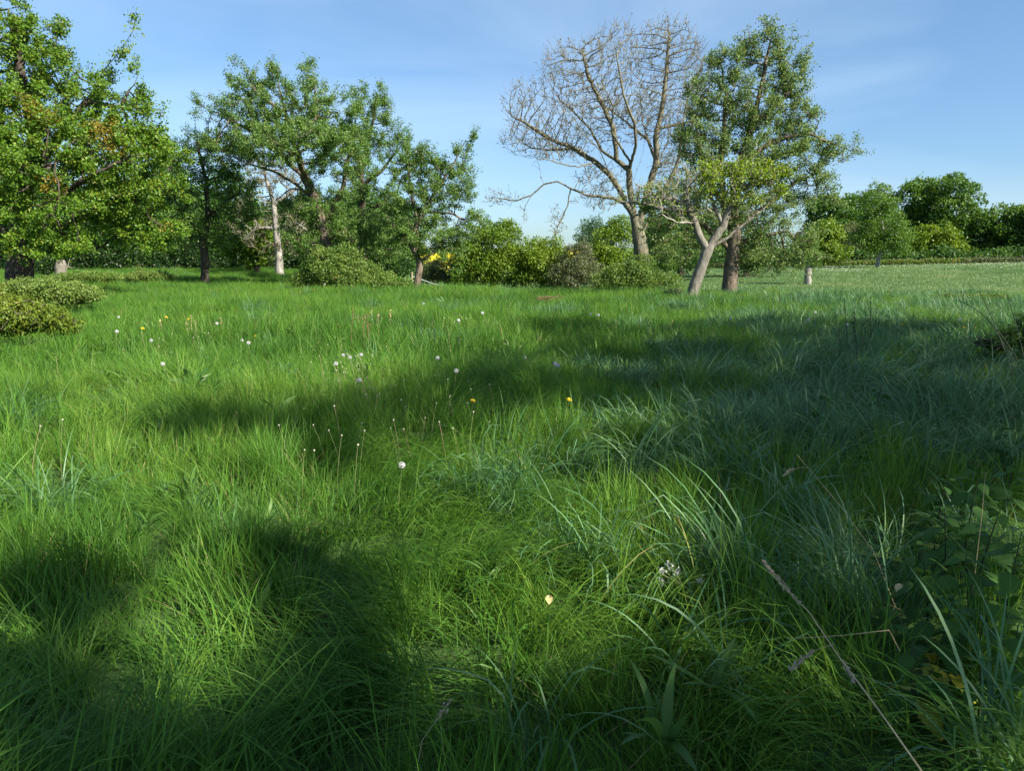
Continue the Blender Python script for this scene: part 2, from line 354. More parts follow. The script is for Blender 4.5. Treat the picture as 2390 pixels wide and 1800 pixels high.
field_specs = [[dict(n=40, length=(0.10, 0.24), width=(0.014, 0.028), tilt=(0.1, 0.9), bend=(0.1, 1.0), spread=0.42, segs=2, tint=(0, 0.4))] for i in range(6)]
c_near = tuft_collection('near', near_specs, M['grass']); c_laid = tuft_collection('laid', laid_specs, M['grass'])
c_blue = tuft_collection('blue', blue_specs, M['bluegrass']); c_mid = tuft_collection('mid', mid_specs, M['grass'])
c_midblue = tuft_collection('midblue', midblue_specs, M['bluegrass']); c_field = tuft_collection('field', field_specs, M['fieldgrass'])

def pts_in(y0, y1, dens, umax=0.86, pad=1.2):
    W = umax * y1 + pad; n = int(dens * (y1 - y0) * 2 * W)
    x = rng.uniform(-W, W, n); y = rng.uniform(y0, y1, n)
    k = np.abs(x) < umax * np.maximum(y, 0) + pad
    return x[k], y[k]
def bluemask(x, y):
    """where the coarse bluish grass grows: mostly to the right"""
    u = x / np.maximum(y, 1)
    m = 0.15 + 0.40 * sstep(0.05, 0.45, u) + 0.10 * sstep(0.0, 0.15, u) * sstep(3.5, 5, y) * (1 - sstep(11, 14, y)) - 0.12 * sstep(0.0, -0.4, u)
    m = m * sstep(2.2, 3.4, y) + 0.10
    return (fbm(x, y, 1.3, 40., 2) < m) | (fbm(x, y, 0.5, 70., 2) < 0.16)
def height(x, y):
    return 0.22 + 1.65 * fbm(x, y, 0.8, 21., 3)
def hue(x, y):
    return 0.55 * (fbm(x, y, 3.0, 5., 3) - 0.5) + 0.45 * (fbm(x, y, 0.7, 8., 2) - 0.5) + 0.30
def lay_grass(name, x, y, coll, nvar, label, aligned=False, s0=1.0, dh=0.0, lean=0.18, tmul=1.0, toff=0.0):
    n = len(x); z = terrain(x, y)
    flow = 2 * PI * fbm(x, y, 1.6, 55., 2) * 1.6 - 1.5
    rz = flow + rng.normal(0, 0.5, n) if aligned else rng.uniform(0, 2 * PI, n)
    s = s0 * height(x, y) * rng.uniform(0.8, 1.2, n)
    rot = np.stack([rng.normal(0, lean, n), rng.normal(0, lean, n), rz], -1)
    scl = np.stack([s * 0.5 + 0.5 * s0, s * 0.5 + 0.5 * s0, s], -1)
    scatter(name, np.stack([x, y, z], -1), rot, scl, rng.integers(0, nvar, n), np.clip(hue(x, y) * tmul + toff + rng.normal(0, 0.085, n), 0, 0.50), coll, label, 'grass')
def grass_all():
    x, y = pts_in(0.75, 9.5, 46)
    nk = ~((x > 0.49 * y) & (y < 4.4) & (rng.random(len(x)) < 0.72)); x = x[nk]; y = y[nk]
    bm = bluemask(x, y); laid = (fbm(x, y, 1.1, 90., 2) > 0.52) & ~bm
    up = ~bm & ~laid
    lay_grass('grass_upright', x[up], y[up], c_near, 14, 'fine upright bright green meadow grass of the foreground')
    lay_grass('grass_lodged', x[laid], y[laid], c_laid, 8, 'fine green grass swept over in soft curling mats in the foreground', aligned=True)
    b = bm & (rng.random(len(x)) < 0.75)
    lay_grass('grass_coarse', x[b], y[b], c_blue, 8, 'coarse blue-green arching grass, mostly in the shade on the right', aligned=True, tmul=0.6)
    e = bm & (rng.random(len(x)) < 0.6)
    lay_grass('grass_undergrowth', x[e] + 0.03, y[e], c_laid, 8, 'darker fine grass growing under the coarse blue-green blades', aligned=True, s0=0.8, toff=-0.1)
    x, y = pts_in(9.5, 62, 15, umax=0.78, pad=2)
    u = x / y
    crest = 34 - 6 * sstep(0.05, 0.5, u)
    k = (y < crest + 4) | (u < -0.02)
    x = x[k]; y = y[k]; bm = bluemask(x, y) & (rng.random(len(x)) < 0.8)
    k2 = (y < 28) | (rng.random(len(x)) < 0.75)
    lay_grass('meadow_grass', x[~bm & k2], y[~bm & k2], c_mid, 10, 'sunlit rough meadow grass running back to the trees')
    lay_grass('meadow_bluish_grass', x[bm], y[bm], c_midblue, 5, 'bluish patches of coarser grass in the open meadow', tmul=0.6)
    # the far field
    n = 30000; y = 34 + 84 * rng.random(n) ** 0.8; x = rng.uniform(-0.05, 0.8, n) * y
    s = rng.uniform(0.7, 1.3, n) * (0.75 + 0.006 * y)
    scatter('field_grass', np.stack([x, y, terrain(x, y)], -1), np.stack([rng.normal(0, .1, n), rng.normal(0, .1, n), rng.uniform(0, 6.28, n)], -1),
            np.stack([s * 1.2, s * 1.2, s], -1), rng.integers(0, 6, n), np.clip(0.30 + 0.9 * (fbm(x, y, 5., 3., 3) - 0.5) + rng.normal(0, .1, n), 0, 0.7), c_field,
            'short grazed grass of the pale field beyond the meadow', 'grass')
grass_all()
M['weed'] = leaf_mat('weed_leaf', [(0, (0.035, 0.09, 0.016)), (0.5, (0.075, 0.155, 0.028)), (1, (0.12, 0.20, 0.04))], trans=0.3, inst=True)
weed_specs = [[dict(n=9, length=(0.10, 0.24), width=(0.014, 0.034), tilt=(0.25, 1.1), bend=(0.4, 1.4), spread=0.03, segs=6, tint=(0, 0.5))] for i in range(5)] + \
             [[dict(n=34, length=(0.05, 0.10), width=(0.010, 0.020), tilt=(0.6, 1.4), bend=(0.2, 0.9), spread=0.14, segs=3, tint=(0.1, 0.6))] for i in range(3)]
x, y = pts_in(1.2, 16, 2.6); k = (fbm(x, y, 1.4, 120., 2) > 0.45) & ((y > 3.6) | (rng.random(len(x)) < 0.35)); x = x[k]; y = y[k]; n = len(x); sc_ = rng.uniform(0.6, 1.3, n)
scatter('meadow_weeds', np.stack([x, y, terrain(x, y) + rng.uniform(0.05, 0.22, n)], -1), np.stack([rng.normal(0, .2, n), rng.normal(0, .2, n), rng.uniform(0, 6.28, n)], -1), np.stack([sc_] * 3, -1),
        rng.integers(0, 8, n), rng.uniform(0, 0.4, n), tuft_collection('weed', weed_specs, M['weed']), 'broad-leaved weeds growing up through the meadow grass', 'weeds')

# ------------------------------------------------------------------ leaves and branches
def unit(v): return v / np.maximum(np.linalg.norm(v, axis=-1, keepdims=True), 1e-9)
def leaf_cards(Pn, size, up=0.7, width=0.34, out=None, fold=0.10):
    n = len(Pn); nr = rng.normal(0, 1, (n, 3)); nr = unit(nr)
    nr = nr + np.array([0, 0, up * 0.45])
    if out is not None: nr = nr + out
    nr = unit(nr)
    a = unit(np.cross(nr, rng.normal(0, 1, (n, 3)))); b = np.cross(nr, a)
    s = (size * rng.uniform(0.65, 1.25, n))[:, None]
    V = np.stack([Pn, Pn + a * s * 0.45 + b * s * width + nr * s * fold, Pn + a * s, Pn + a * s * 0.45 - b * s * width + nr * s * fold], 1)
    i = np.arange(n) * 4
    return V.reshape(-1, 3), np.concatenate([np.stack([i, i + 1, i + 2], -1), np.stack([i, i + 2, i + 3], -1)])
def grow(paths, A, step=0.3, kill=0.45, infl=3.0, iters=140, trop=0.05, maxn=9000, wob=0.12):
    """space colonisation from given limb polylines towards attractor points A"""
    pos = []; par = []
    def find(p):
        d = np.linalg.norm(np.array(pos) - p, axis=1); return int(d.argmin())
    for path in paths:
        path = [np.asarray(p, float) for p in path]
        if not pos: pos.append(path[0]); par.append(-1); last = 0
        else: last = find(path[0])
        cur = pos[last]; k = 0
        for q in path[1:]:
            d = q - cur; m = max(1, int(round(np.linalg.norm(d) / step))); st = cur.copy()
            for j in range(1, m + 1):
                w_ = rng.normal(0, 0.06 * step, 3) if j < m else 0
                pos.append(st + d * j / m + w_); par.append(last); last = len(pos) - 1
            cur = pos[last]
    pos = np.array(pos); par = list(par)
    A = np.asarray(A); dist = np.full(len(A), 1e9); near = np.zeros(len(A), int)
    def upd(i0):
        for s0 in range(i0, len(pos), 400):
            D = np.linalg.norm(A[:, None] - pos[None, s0:s0 + 400], axis=2); j = D.argmin(1); d = D[np.arange(len(A)), j]
            b = d < dist; dist[b] = d[b]; near[b] = j[b] + s0
    upd(0)
    nkid = {}
    for it in range(iters):
        alive = dist > kill
        A = A[alive]; dist = dist[alive]; near = near[alive]
        act = dist < max(infl, np.percentile(dist, 12) if len(dist) else infl)
        if not act.any() or len(pos) > maxn: break
        dirs = unit(A[act] - pos[near[act]]); idx = near[act]
        u_, inv = np.unique(idx, return_inverse=True)
        S = np.zeros((len(u_), 3)); np.add.at(S, inv, dirs)
        S = unit(unit(S) + np.array([0, 0, trop]) + rng.normal(0, wob, S.shape))
        keep = np.array([nkid.get(int(k), 0) < 4 for k in u_]); u_ = u_[keep]; S = S[keep]
        if not len(u_): break
        for k in u_: nkid[int(k)] = nkid.get(int(k), 0) + 1
        i0 = len(pos); pos = np.concatenate([pos, pos[u_] + S * step]); par += [int(k) for k in u_]
        upd(i0)
    par = np.array(par); n = len(pos)
    return pos, par
def shoots(pos, par, n, ln, cen, upw, segs=3):
    '''young twigs growing outwards from the thin outer nodes'''
    n0 = len(pos)
    if not n: return pos, par, n0
    kids = np.bincount(par[par >= 0], minlength=n0); cand = np.where(kids <= 1)[0]
    term = np.where(kids == 0)[0]
    start = np.concatenate([rng.choice(term, n // 2), rng.choice(cand[cand > n0 // 6], n - n // 2)])
    d = unit(unit(pos[start] - cen) * 0.9 + np.array([0, 0, upw]) + rng.normal(0, 0.55, (n, 3))); L_ = rng.uniform(*ln, n)
    P_ = [pos]; Q_ = [par]; cur = pos[start]; ci = start
    for k in range(segs):
        d = unit(d + rng.normal(0, 0.22, (n, 3)) + np.array([0, 0, 0.12 * upw])); cur = cur + d * (L_ / segs)[:, None]
        P_.append(cur); Q_.append(ci); ci = n0 + k * n + np.arange(n)
    return np.concatenate(P_), np.concatenate(Q_), n0
def radii(pos, par, tip, base, expo=1.9):
    n = len(pos); acc = np.zeros(n); r = np.zeros(n); main = -np.ones(n, int); mr = np.zeros(n)
    for i in range(n - 1, -1, -1):
        r[i] = max(acc[i], tip ** expo); p = par[i]
        if p >= 0:
            acc[p] += r[i]
            if r[i] > mr[p]: mr[p] = r[i]; main[p] = i
    r = r ** (1 / expo); k = math.log(base / tip) / max(math.log(r[0] / tip), 0.01)
    return tip * (r / tip) ** k, main
def frames(d):
    ref = np.array([0.83, 0.55, 0.08]); a = unit(np.cross(d, ref)); return a, np.cross(d, a)
def tubes(pos, par, r, main, sel, sides, acc, rough=0.0):
    """sel: boolean of nodes whose edge (from parent) is drawn"""
    idx = np.where(sel & (par >= 0))[0]
    if not len(idx): return
    d = np.zeros_like(pos); ok = par >= 0; d[ok] = unit(pos[ok] - pos[par[ok]])
    root = np.where(par < 0)[0]
    for q in root: d[q] = d[main[q]] if main[q] >= 0 else (0, 0, 1)
    dd = d.copy(); hm = main >= 0; dd[hm] = unit(d[hm] + d[main[hm]])
    th = np.linspace(0, 2 * PI, sides, endpoint=False); cs = np.cos(th); sn = np.sin(th)
    def ring(c, dr, rad):
        a, b = frames(dr)
        rr = rad[:, None] * (1 + (rng.normal(0, rough, (len(rad), sides)) if rough else 0))
        return c[:, None] + a[:, None] * (cs[None] * rr)[..., None] + b[:, None] * (sn[None] * rr)[..., None]
    used = np.unique(np.concatenate([idx, par[idx]])); mp_ = -np.ones(len(pos), int); mp_[used] = np.arange(len(used))
    R = ring(pos[used], dd[used], r[used])
    ismain = main[par[idx]] == idx
    ext = idx[~ismain]; R2 = ring(pos[par[ext]], d[ext], np.minimum(r[par[ext]] * 0.9, r[ext] * 1.15)) if len(ext) else np.zeros((0, sides, 3))
    st = np.zeros(len(idx), int); st[ismain] = mp_[par[idx[ismain]]]; st[~ismain] = len(used) + np.arange(len(ext))
    en = mp_[idx]; j = np.arange(sides); j2 = (j + 1) % sides
    Fq = np.stack([st[:, None] * sides + j, st[:, None] * sides + j2, en[:, None] * sides + j2, en[:, None] * sides + j], -1).reshape(-1, 4)
    acc.add(np.concatenate([R, R2]).reshape(-1, 3), Fq)
def lobe_pts(lobes, D, n, thick=0.75, shell=0.0):
    """lobes in photo pixels: (px,py,rx,ry[,dy metres[,weight]]) at distance D -> points in space"""
    vol = np.array([l[2] * l[3] * (l[5] if len(l) > 5 else 1) for l in lobes], float); cnt = np.maximum((n * vol / vol.sum()).astype(int), 3)
    out = []
    for l, c in zip(lobes, cnt):
        dy = l[4] if len(l) > 4 else 0
        q = P(l[0], l[1], D + dy); m = D / F; v = unit(rng.normal(0, 1, (c, 3))); rad = (shell + (1 - shell) * rng.random(c) ** (1 / 2.5))[:, None]
        rx, rz = l[2] * m, l[3] * m; ry = thick * (rx + rz) / 2
        out.append(q + v * rad * np.array([rx, ry, rz]))
    return np.concatenate(out)
def tree(name, label, D, base, trunk, limbs, lobes, n_attr, tip, rad, bark, leafmat, nleaf, lsize, cat='tree', group=None, step=0.3, kill=0.5,
         infl=2.5, sig=0.14, thick=0.8, tint=(0, 1), leafprob=1.0, twigmat=None, spots=None, up=0.6, pts=None, trop=0.05, cr_name='crown', maxn=7000, paths3=None, leafpts=None, leafzone=None, width=0.34, nshoot=700, shlen=(0.25, 0.75), shup=0.6, butt=0.0):
    """trunk, limbs: polylines of photo pixels (px,py[,dy]) at distance D"""
    def W(q): return P(q[0], q[1], D + (q[2] if len(q) > 2 else 0))
    if paths3 is None:
        b0 = W(trunk[0]); b0 = np.array([b0[0], b0[1], tz(b0[0], b0[1]) - 0.15]); paths = [[b0] + [W(q) for q in trunk[1:]]] + [[W(q) for q in l] for l in limbs]
    else: paths = paths3; b0 = paths[0][0]
    A = pts if pts is not None else lobe_pts(lobes, D, n_attr, thick)
    pos, par = grow(paths, A, step, kill, infl, trop=trop, maxn=maxn)
    pos, par, n_main = shoots(pos, par, nshoot, shlen, A.mean(0), shup)
    r, main = radii(pos, par, tip, rad)
    hz = pos[:, 2] - b0[2]; r = r * (1 + 0.35 * np.exp(-hz / 0.35) * (r > rad * 0.6))
    r = r * (1 + butt * np.exp(-(hz / 4.0) ** 4) * (r > rad * 0.55))
    root = empty(name, (b0[0], b0[1], b0[2] + 0.15)); tag(root, label, cat, group); org = np.array(root.location)
    big = r > max(rad * 0.22, 0.035)
    a = Acc(); tubes(pos, par, r, main, big, 10, a, 0.05); obj('trunk', a.mesh('trunk', bark, True, org), root)
    a = Acc(); tubes(pos, par, r, main, ~big & (r > tip * 2.2), 5, a); tubes(pos, par, r, main, ~big & (r <= tip * 2.2), 3, a)
    obj('branches', a.mesh('branches', twigmat or bark, True, org), root)
    if nleaf:
        thin = np.where((r < tip * 3.0) & (hz > 0.5))[0]
        if leafzone is not None:
            thin = thin[[leafzone(pos[i]) for i in thin]]
        if leafprob < 1: thin = thin[rng.random(len(thin)) < leafprob]
        cw = rng.random(len(thin)) ** 1.5 + 0.15; cw = cw * np.where(thin >= n_main, 1.3, 1.0)
        pick = rng.choice(len(thin), nleaf, p=cw / cw.sum()); c = pos[thin[pick]]
        sg = np.where(thin[pick] >= n_main, sig * 0.6, sig)[:, None]; q = c + rng.normal(0, 1, (nleaf, 3)) * sg * np.array([1, 1, 0.75])
        ct = rng.random(len(thin)); tt = tint[0] + (tint[1] - tint[0]) * (0.45 * ct[pick] + 0.55 * rng.random(nleaf))
        tt = np.minimum(tt, 0.86) if spots is not None else tt
        if spots is not None:
            for s in spots:
                sc = W(s); hit = np.linalg.norm((q - sc) * np.array([1, 0.5, 1]), axis=1) < s[3] * rng.uniform(0.6, 1.1, nleaf); tt[hit] = rng.uniform(0.88, 1.0, hit.sum())
        V, Fc = leaf_cards(q, lsize, up=up, width=width)
        a = Acc(); a.add(V, Fc, np.repeat(tt, 4)); obj(cr_name, a.mesh('foliage', leafmat, False, org), root)
    return root, pos, r, par
def clumpy(name, label, D, lobes, nsub, rsub, nleaf, lsize, mat, cat='tree', group=None, bark=None, trunk=None, trad=0.2, thick=0.9, tint=(0, 1), up=0.5, stems=3, zmin=None, part='crown', limbs=True, sprays=None):
    """far tree or shrub: clumps of leaves on lobes, with a trunk and limbs reaching the clumps"""
    thin_ = {'wood_edge_tree': 0.40, 'undergrowth': 0.42, 'broadleaf_tree': 0.62, 'oak_tree': 0.70, 'field_maple': 0.78, 'bramble_mound': 0.82, 'willow_tree': 0.7}.get(name, 0.9)
    nleaf = int(nleaf * thin_); lsize = lsize * thin_ ** -0.45
    C = lobe_pts(lobes, D, int(nsub * 1.35), thick, shell=0.5)
    if trunk is None: trunk = [(lobes[0][0], lobes[0][1]), (lobes[0][0], lobes[0][1])]
    q = P(trunk[0][0], trunk[0][1], D); b0 = np.array([q[0], q[1], tz(q[0], q[1]) - 0.1])
    root = empty(name, (b0[0], b0[1], b0[2] + 0.1)); tag(root, label, cat, group); org = np.array(root.location)
    C[:, 2] = np.maximum(C[:, 2], terrain(C[:, 0], C[:, 1]) + 0.2 + 0.1 * rsub)
    tp = [b0] + [P(t_[0], t_[1], D) for t_ in trunk[1:]]
    pos, par = grow([tp], C, max(rsub * 0.8, 0.25), rsub * 0.9, 50, iters=60, maxn=1500, wob=0.2)
    r, main = radii(pos, par, 0.012 * max(1, D / 60), trad)
    a = Acc(); big = r > trad * 0.3; tubes(pos, par, r, main, big, 8, a, 0.06); obj('trunk', a.mesh('trunk', bark or M['bark'], True, org), root)
    a = Acc(); tubes(pos, par, r, main, ~big, 4, a); 
    if a.n: obj('branches', a.mesh('branches', bark or M['bark'], True, org), root)
    sz = rng.uniform(0.45, 1.5, len(C)); pw = sz ** 2; pick = rng.choice(len(C), nleaf, p=pw / pw.sum())
    v = unit(rng.normal(0, 1, (nleaf, 3))); v[:, 2] = np.where((v[:, 2] < 0) & (rng.random(nleaf) < 0.35), -v[:, 2], v[:, 2])
    rr = rsub * 1.12 * sz[pick] * (0.35 + 0.65 * rng.random(nleaf) ** 0.45)
    q = C[pick] + v * rr[:, None] * np.array([1.1, 1.1, 0.92])
    nf = nleaf // 10; q[:nf] = lobe_pts(lobes, D, nf + 400, thick, shell=0.3)[:nf] if True else q[:nf]; q[:nf] += rng.normal(0, rsub * 0.25, (nf, 3))
    q[:, 2] = np.maximum(q[:, 2], terrain(q[:, 0], q[:, 1]) + 0.05)
    ct = rng.random(len(C)); tt = tint[0] + (tint[1] - tint[0]) * (0.5 * ct[pick] + 0.5 * rng.random(nleaf))
    V, Fc = leaf_cards(q, lsize, up=up, out=v * 0.6)
    ns = sprays if sprays is not None else max(40, nleaf // 220)
    st = q[rng.choice(len(q), ns)]; cc = q.mean(0); dr = unit(unit(st - cc) + np.array([0, 0, 0.9]) + rng.normal(0, 0.45, (ns, 3))); ls = rsub * rng.uniform(0.7, 1.9, ns)
    t_ = rng.random((ns, 16)); sq = st[:, None] + dr[:, None] * (t_ * ls[:, None])[..., None]; sq[..., 2] -= (t_ ** 2 * ls[:, None]) * 0.35
    sq = sq.reshape(-1, 3) + rng.normal(0, lsize * 0.55, (ns * 16, 3)); sq[:, 2] = np.maximum(sq[:, 2], terrain(sq[:, 0], sq[:, 1]) + 0.05)
    V2, F2 = leaf_cards(sq, lsize * 0.95, up=up)
    a = Acc(); a.add(V2, F2, np.repeat(np.clip(tint[0] + (tint[1] - tint[0]) * (0.35 + 0.65 * rng.random(ns * 16)), 0, 0.9), 4)); a.add(V, Fc, np.repeat(tt, 4)); obj(part, a.mesh('foliage', mat, False, org), root)
    return root

# ---- far background on the right
clumpy('oak_tree', 'tall round-headed oak, the highest crown of the wood behind the pale field', 125, [(2225, 480, 68, 60), (2270, 560, 60, 50), (2200, 560, 60, 50), (2240, 600, 90, 30)], 95, 1.15, 37500, 0.36, M['oak'], trunk=[(2232, 615), (2230, 560)], trad=0.45)
clumpy('oak_tree', 'twin-domed oak just left of the highest crown behind the pale field', 128, [(2125, 475, 50, 45), (2165, 480, 40, 50), (2130, 540, 75, 45), (2150, 590, 80, 30)], 80, 1.05, 30000, 0.36, M['oak'], trunk=[(2140, 615), (2140, 560)], trad=0.4)
clumpy('broadleaf_tree', 'yellow-green spreading tree low in front of the twin-domed oak', 121, [(2180, 560, 60, 35), (2150, 590, 50, 25), (2200, 590, 45, 25)], 40, 0.85, 13750, 0.34, M['oaky'], trunk=[(2180, 615), (2180, 580)], trad=0.25)
clumpy('broadleaf_tree', 'rounded green tree at the right end of the wood behind the field', 122, [(2330, 530, 55, 50), (2380, 540, 60, 60), (2350, 590, 80, 35)], 75, 1.0, 27500, 0.36, M['oak'], trunk=[(2345, 612), (2345, 560)], trad=0.35)
clumpy('broadleaf_tree', 'far green tree cut off by the right edge of the photo', 118, [(2450, 530, 70, 60), (2440, 590, 70, 35)], 60, 1.0, 18750, 0.36, M['oak'], trunk=[(2450, 612), (2450, 560)], trad=0.35)
clumpy('broadleaf_tree', 'olive green tree below the dark conifer tip at the back of the field', 126, [(2030, 510, 55, 45), (2000, 560, 60, 45), (2060, 590, 60, 30)], 60, 1.0, 21250, 0.36, M['oak'], trunk=[(2025, 618), (2025, 570)], trad=0.3, tint=(0.2, 0.9))
clumpy('broadleaf_tree', 'mid green tree emerging from behind the right edge of the tall pear tree', 122, [(1950, 500, 60, 45), (1930, 560, 70, 50), (1960, 600, 60, 25)], 60, 1.0, 22500, 0.36, M['oak'], trunk=[(1945, 622), (1945, 570)], trad=0.3, tint=(0, 0.7))
clumpy('broadleaf_tree', 'bright yellow-green bushy tree beside the right edge of the pear tree', 112, [(1925, 560, 32, 40), (1935, 590, 35, 25)], 30, 0.8, 11250, 0.31, M['oaky'], trunk=[(1930, 622), (1930, 590)], trad=0.2)
clumpy('willow_tree', 'soft grey-green willow left of the pale-trunked field tree', 118, [(1985, 570, 38, 45), (1990, 600, 40, 22)], 34, 0.8, 12500, 0.29, M['brownish'], trunk=[(1985, 620), (1985, 590)], trad=0.2, tint=(0.3, 1))
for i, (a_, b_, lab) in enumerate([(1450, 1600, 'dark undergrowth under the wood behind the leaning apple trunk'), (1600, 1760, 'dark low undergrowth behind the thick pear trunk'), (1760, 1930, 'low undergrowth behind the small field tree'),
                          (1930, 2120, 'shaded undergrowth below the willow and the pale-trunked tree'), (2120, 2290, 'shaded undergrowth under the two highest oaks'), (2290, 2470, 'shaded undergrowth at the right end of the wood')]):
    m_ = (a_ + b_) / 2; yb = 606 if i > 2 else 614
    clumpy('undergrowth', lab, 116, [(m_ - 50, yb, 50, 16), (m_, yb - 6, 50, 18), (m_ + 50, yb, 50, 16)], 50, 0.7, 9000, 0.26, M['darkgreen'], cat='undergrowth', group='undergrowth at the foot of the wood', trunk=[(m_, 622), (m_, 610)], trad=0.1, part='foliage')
clumpy('broadleaf_tree', 'broad dark tree seen through the gap between walnut trunk and leaning apple', 75, [(1560, 560, 60, 55), (1620, 590, 60, 45), (1540, 610, 60, 30), (1600, 520, 50, 40)], 70, 0.85, 18000, 0.20, M['darkgreen'], trunk=[(1590, 640), (1590, 590)], trad=0.3)
clumpy('broadleaf_tree', 'dark spreading tree directly behind the thick pear trunk', 80, [(1680, 590, 60, 40), (1750, 590, 60, 40), (1720, 540, 70, 50), (1800, 590, 60, 35)], 70, 0.85, 18000, 0.20, M['darkgreen'], trunk=[(1740, 640), (1740, 600)], trad=0.3)

def conifer():
    D = 150; b = P(2020, 520, D); b[2] = tz(b[0], b[1]); top = P(2022, 448, D)[2]
    root = empty('conifer_tree', tuple(b)); tag(root, 'dark ragged conifer tip rising above the wood behind the field', 'tree')
    H = top - b[2]; a = Acc()
    p_ = np.array([[0, 0, H * i / 12] for i in range(13)]); pr = np.arange(-1, 12); mn = np.append(np.arange(1, 13), -1)
    tubes(p_, pr, np.linspace(0.25, 0.02, 13), mn, np.ones(13, bool), 7, a); obj('trunk', a.mesh('trunk', M['barkdark']), root)
    a = Acc()
    for i in range(70):
        t_ = i / 70; z = H * (0.45 + 0.55 * t_); az = rng.uniform(0, 6.28); ln = (1 - t_) * 4.2 * rng.uniform(0.5, 1.1) + 0.3
        s = rng.random(60) ** 0.7; q = np.stack([np.cos(az) * ln * s, np.sin(az) * ln * s, z - 0.6 * s * ln * 0.3 + rng.normal(0, 0.08, 60)], -1) + rng.normal(0, 0.16, (60, 3)) * np.array([1, 1, .4])
        V, Fc = leaf_cards(q, 0.34, up=1.2, width=0.18); a.add(V, Fc, np.repeat(rng.random(60), 4))
    obj('crown', a.mesh('crown', M['conifer']), root)
conifer()

# ---- centre background
clumpy('field_maple', 'broad rounded yellow-green tree in the middle gap, left of the brown shrub', 58, [(1155, 575, 70, 50), (1120, 620, 75, 45), (1180, 630, 70, 40), (1150, 545, 45, 28), (1085, 600, 35, 30)], 130, 0.52, 32000, 0.15, M['oaky'], trunk=[(1150, 668), (1150, 610)], trad=0.2, tint=(0, 0.9))
clumpy('field_maple', 'smaller yellow-green tree leaning against the right side of the broad rounded one', 57, [(1265, 600, 50, 38), (1270, 635, 58, 35), (1290, 585, 30, 25)], 75, 0.48, 18000, 0.15, M['oaky'], trunk=[(1265, 668), (1265, 620)], trad=0.15, tint=(0.25, 1))
clumpy('shrub', 'brownish green thicket between the yellow-green trees and the walnut', 55, [(1350, 615, 42, 40), (1330, 645, 50, 25), (1385, 640, 35, 30)], 60, 0.42, 13000, 0.12, M['brownish'], cat='shrub', trunk=[(1350, 668), (1350, 630)], trad=0.08, part='foliage')
clumpy('shrub', 'grey-brown bush at the left foot of the broad rounded tree', 60, [(1050, 635, 45, 28), (1010, 640, 30, 20)], 45, 0.42, 9000, 0.12, M['brownish'], cat='shrub', trunk=[(1045, 665), (1045, 645)], trad=0.08, part='foliage')
clumpy('distant_tree', 'pale bluish far-off round tree against the sky left of the walnut trunk', 140, [(1388, 535, 26, 28), (1372, 555, 26, 22), (1405, 560, 25, 22)], 45, 0.9, 8000, 0.26, M['far'], trunk=[(1388, 600), (1388, 550)], trad=0.2)
clumpy('field_maple', 'bright green tree directly left of the walnut trunk', 62, [(1425, 580, 42, 50), (1440, 620, 60, 35), (1405, 610, 35, 35), (1450, 545, 30, 30)], 85, 0.5, 20000, 0.15, M['oaky'], trunk=[(1430, 665), (1430, 610)], trad=0.15)
clumpy('broadleaf_tree', 'green tree filling the space right behind the walnut trunk', 66, [(1545, 590, 40, 50), (1520, 550, 35, 35), (1530, 625, 45, 30)], 60, 0.55, 14000, 0.16, M['oak'], trunk=[(1540, 660), (1540, 610)], trad=0.15)
clumpy('hedge', 'long green hedge running down the slope towards the yellow field', 75, [(1000, 636, 30, 14), (1035, 645, 40, 14), (960, 628, 30, 14), (1080, 650, 40, 12)], 40, 0.5, 9000, 0.16, M['darkgreen'], cat='hedge', trunk=[(1010, 655), (1010, 645)], trad=0.08, part='foliage', tint=(0.3, 1))
clumpy('shrub', 'rounded dark green bramble thicket around the walnut foot', 41, [(1480, 650, 62, 36), (1440, 665, 60, 22), (1530, 665, 50, 24), (1495, 625, 40, 22)], 130, 0.33, 26000, 0.09, M['bramble'], cat='shrub', trunk=[(1480, 672), (1480, 660)], trad=0.05, tint=(0, 0.85), part='foliage', up=0.8)

# ---- left wood edge, behind the orchard trees
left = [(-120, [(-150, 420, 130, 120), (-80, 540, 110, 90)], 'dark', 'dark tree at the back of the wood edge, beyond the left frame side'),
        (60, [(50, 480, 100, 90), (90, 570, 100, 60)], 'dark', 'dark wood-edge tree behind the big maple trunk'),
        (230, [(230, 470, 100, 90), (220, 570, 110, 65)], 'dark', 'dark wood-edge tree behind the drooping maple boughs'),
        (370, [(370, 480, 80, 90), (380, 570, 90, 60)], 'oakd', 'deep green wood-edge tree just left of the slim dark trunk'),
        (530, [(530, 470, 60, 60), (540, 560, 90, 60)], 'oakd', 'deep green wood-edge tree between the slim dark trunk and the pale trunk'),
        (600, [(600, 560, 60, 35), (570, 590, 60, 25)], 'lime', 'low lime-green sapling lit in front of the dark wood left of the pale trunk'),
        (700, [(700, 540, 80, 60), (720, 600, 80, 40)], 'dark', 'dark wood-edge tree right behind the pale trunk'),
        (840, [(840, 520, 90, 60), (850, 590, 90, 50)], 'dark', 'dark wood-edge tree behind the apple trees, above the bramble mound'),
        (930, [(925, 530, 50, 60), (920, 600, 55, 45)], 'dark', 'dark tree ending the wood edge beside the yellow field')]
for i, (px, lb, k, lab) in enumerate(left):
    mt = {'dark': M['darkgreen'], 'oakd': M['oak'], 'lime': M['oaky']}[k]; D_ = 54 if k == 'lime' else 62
    clumpy('wood_edge_tree', lab, D_, lb, 90 if k != 'lime' else 40, 0.75 if k != 'lime' else 0.4, 22000 if k != 'lime' else 9000, 0.17, mt, group='trees of the dark wood edge', trunk=[(px, 636), (px, 560)], trad=0.22, bark=M['barkdark'], tint=(0, 0.8) if k != 'lime' else (0, 0.8))
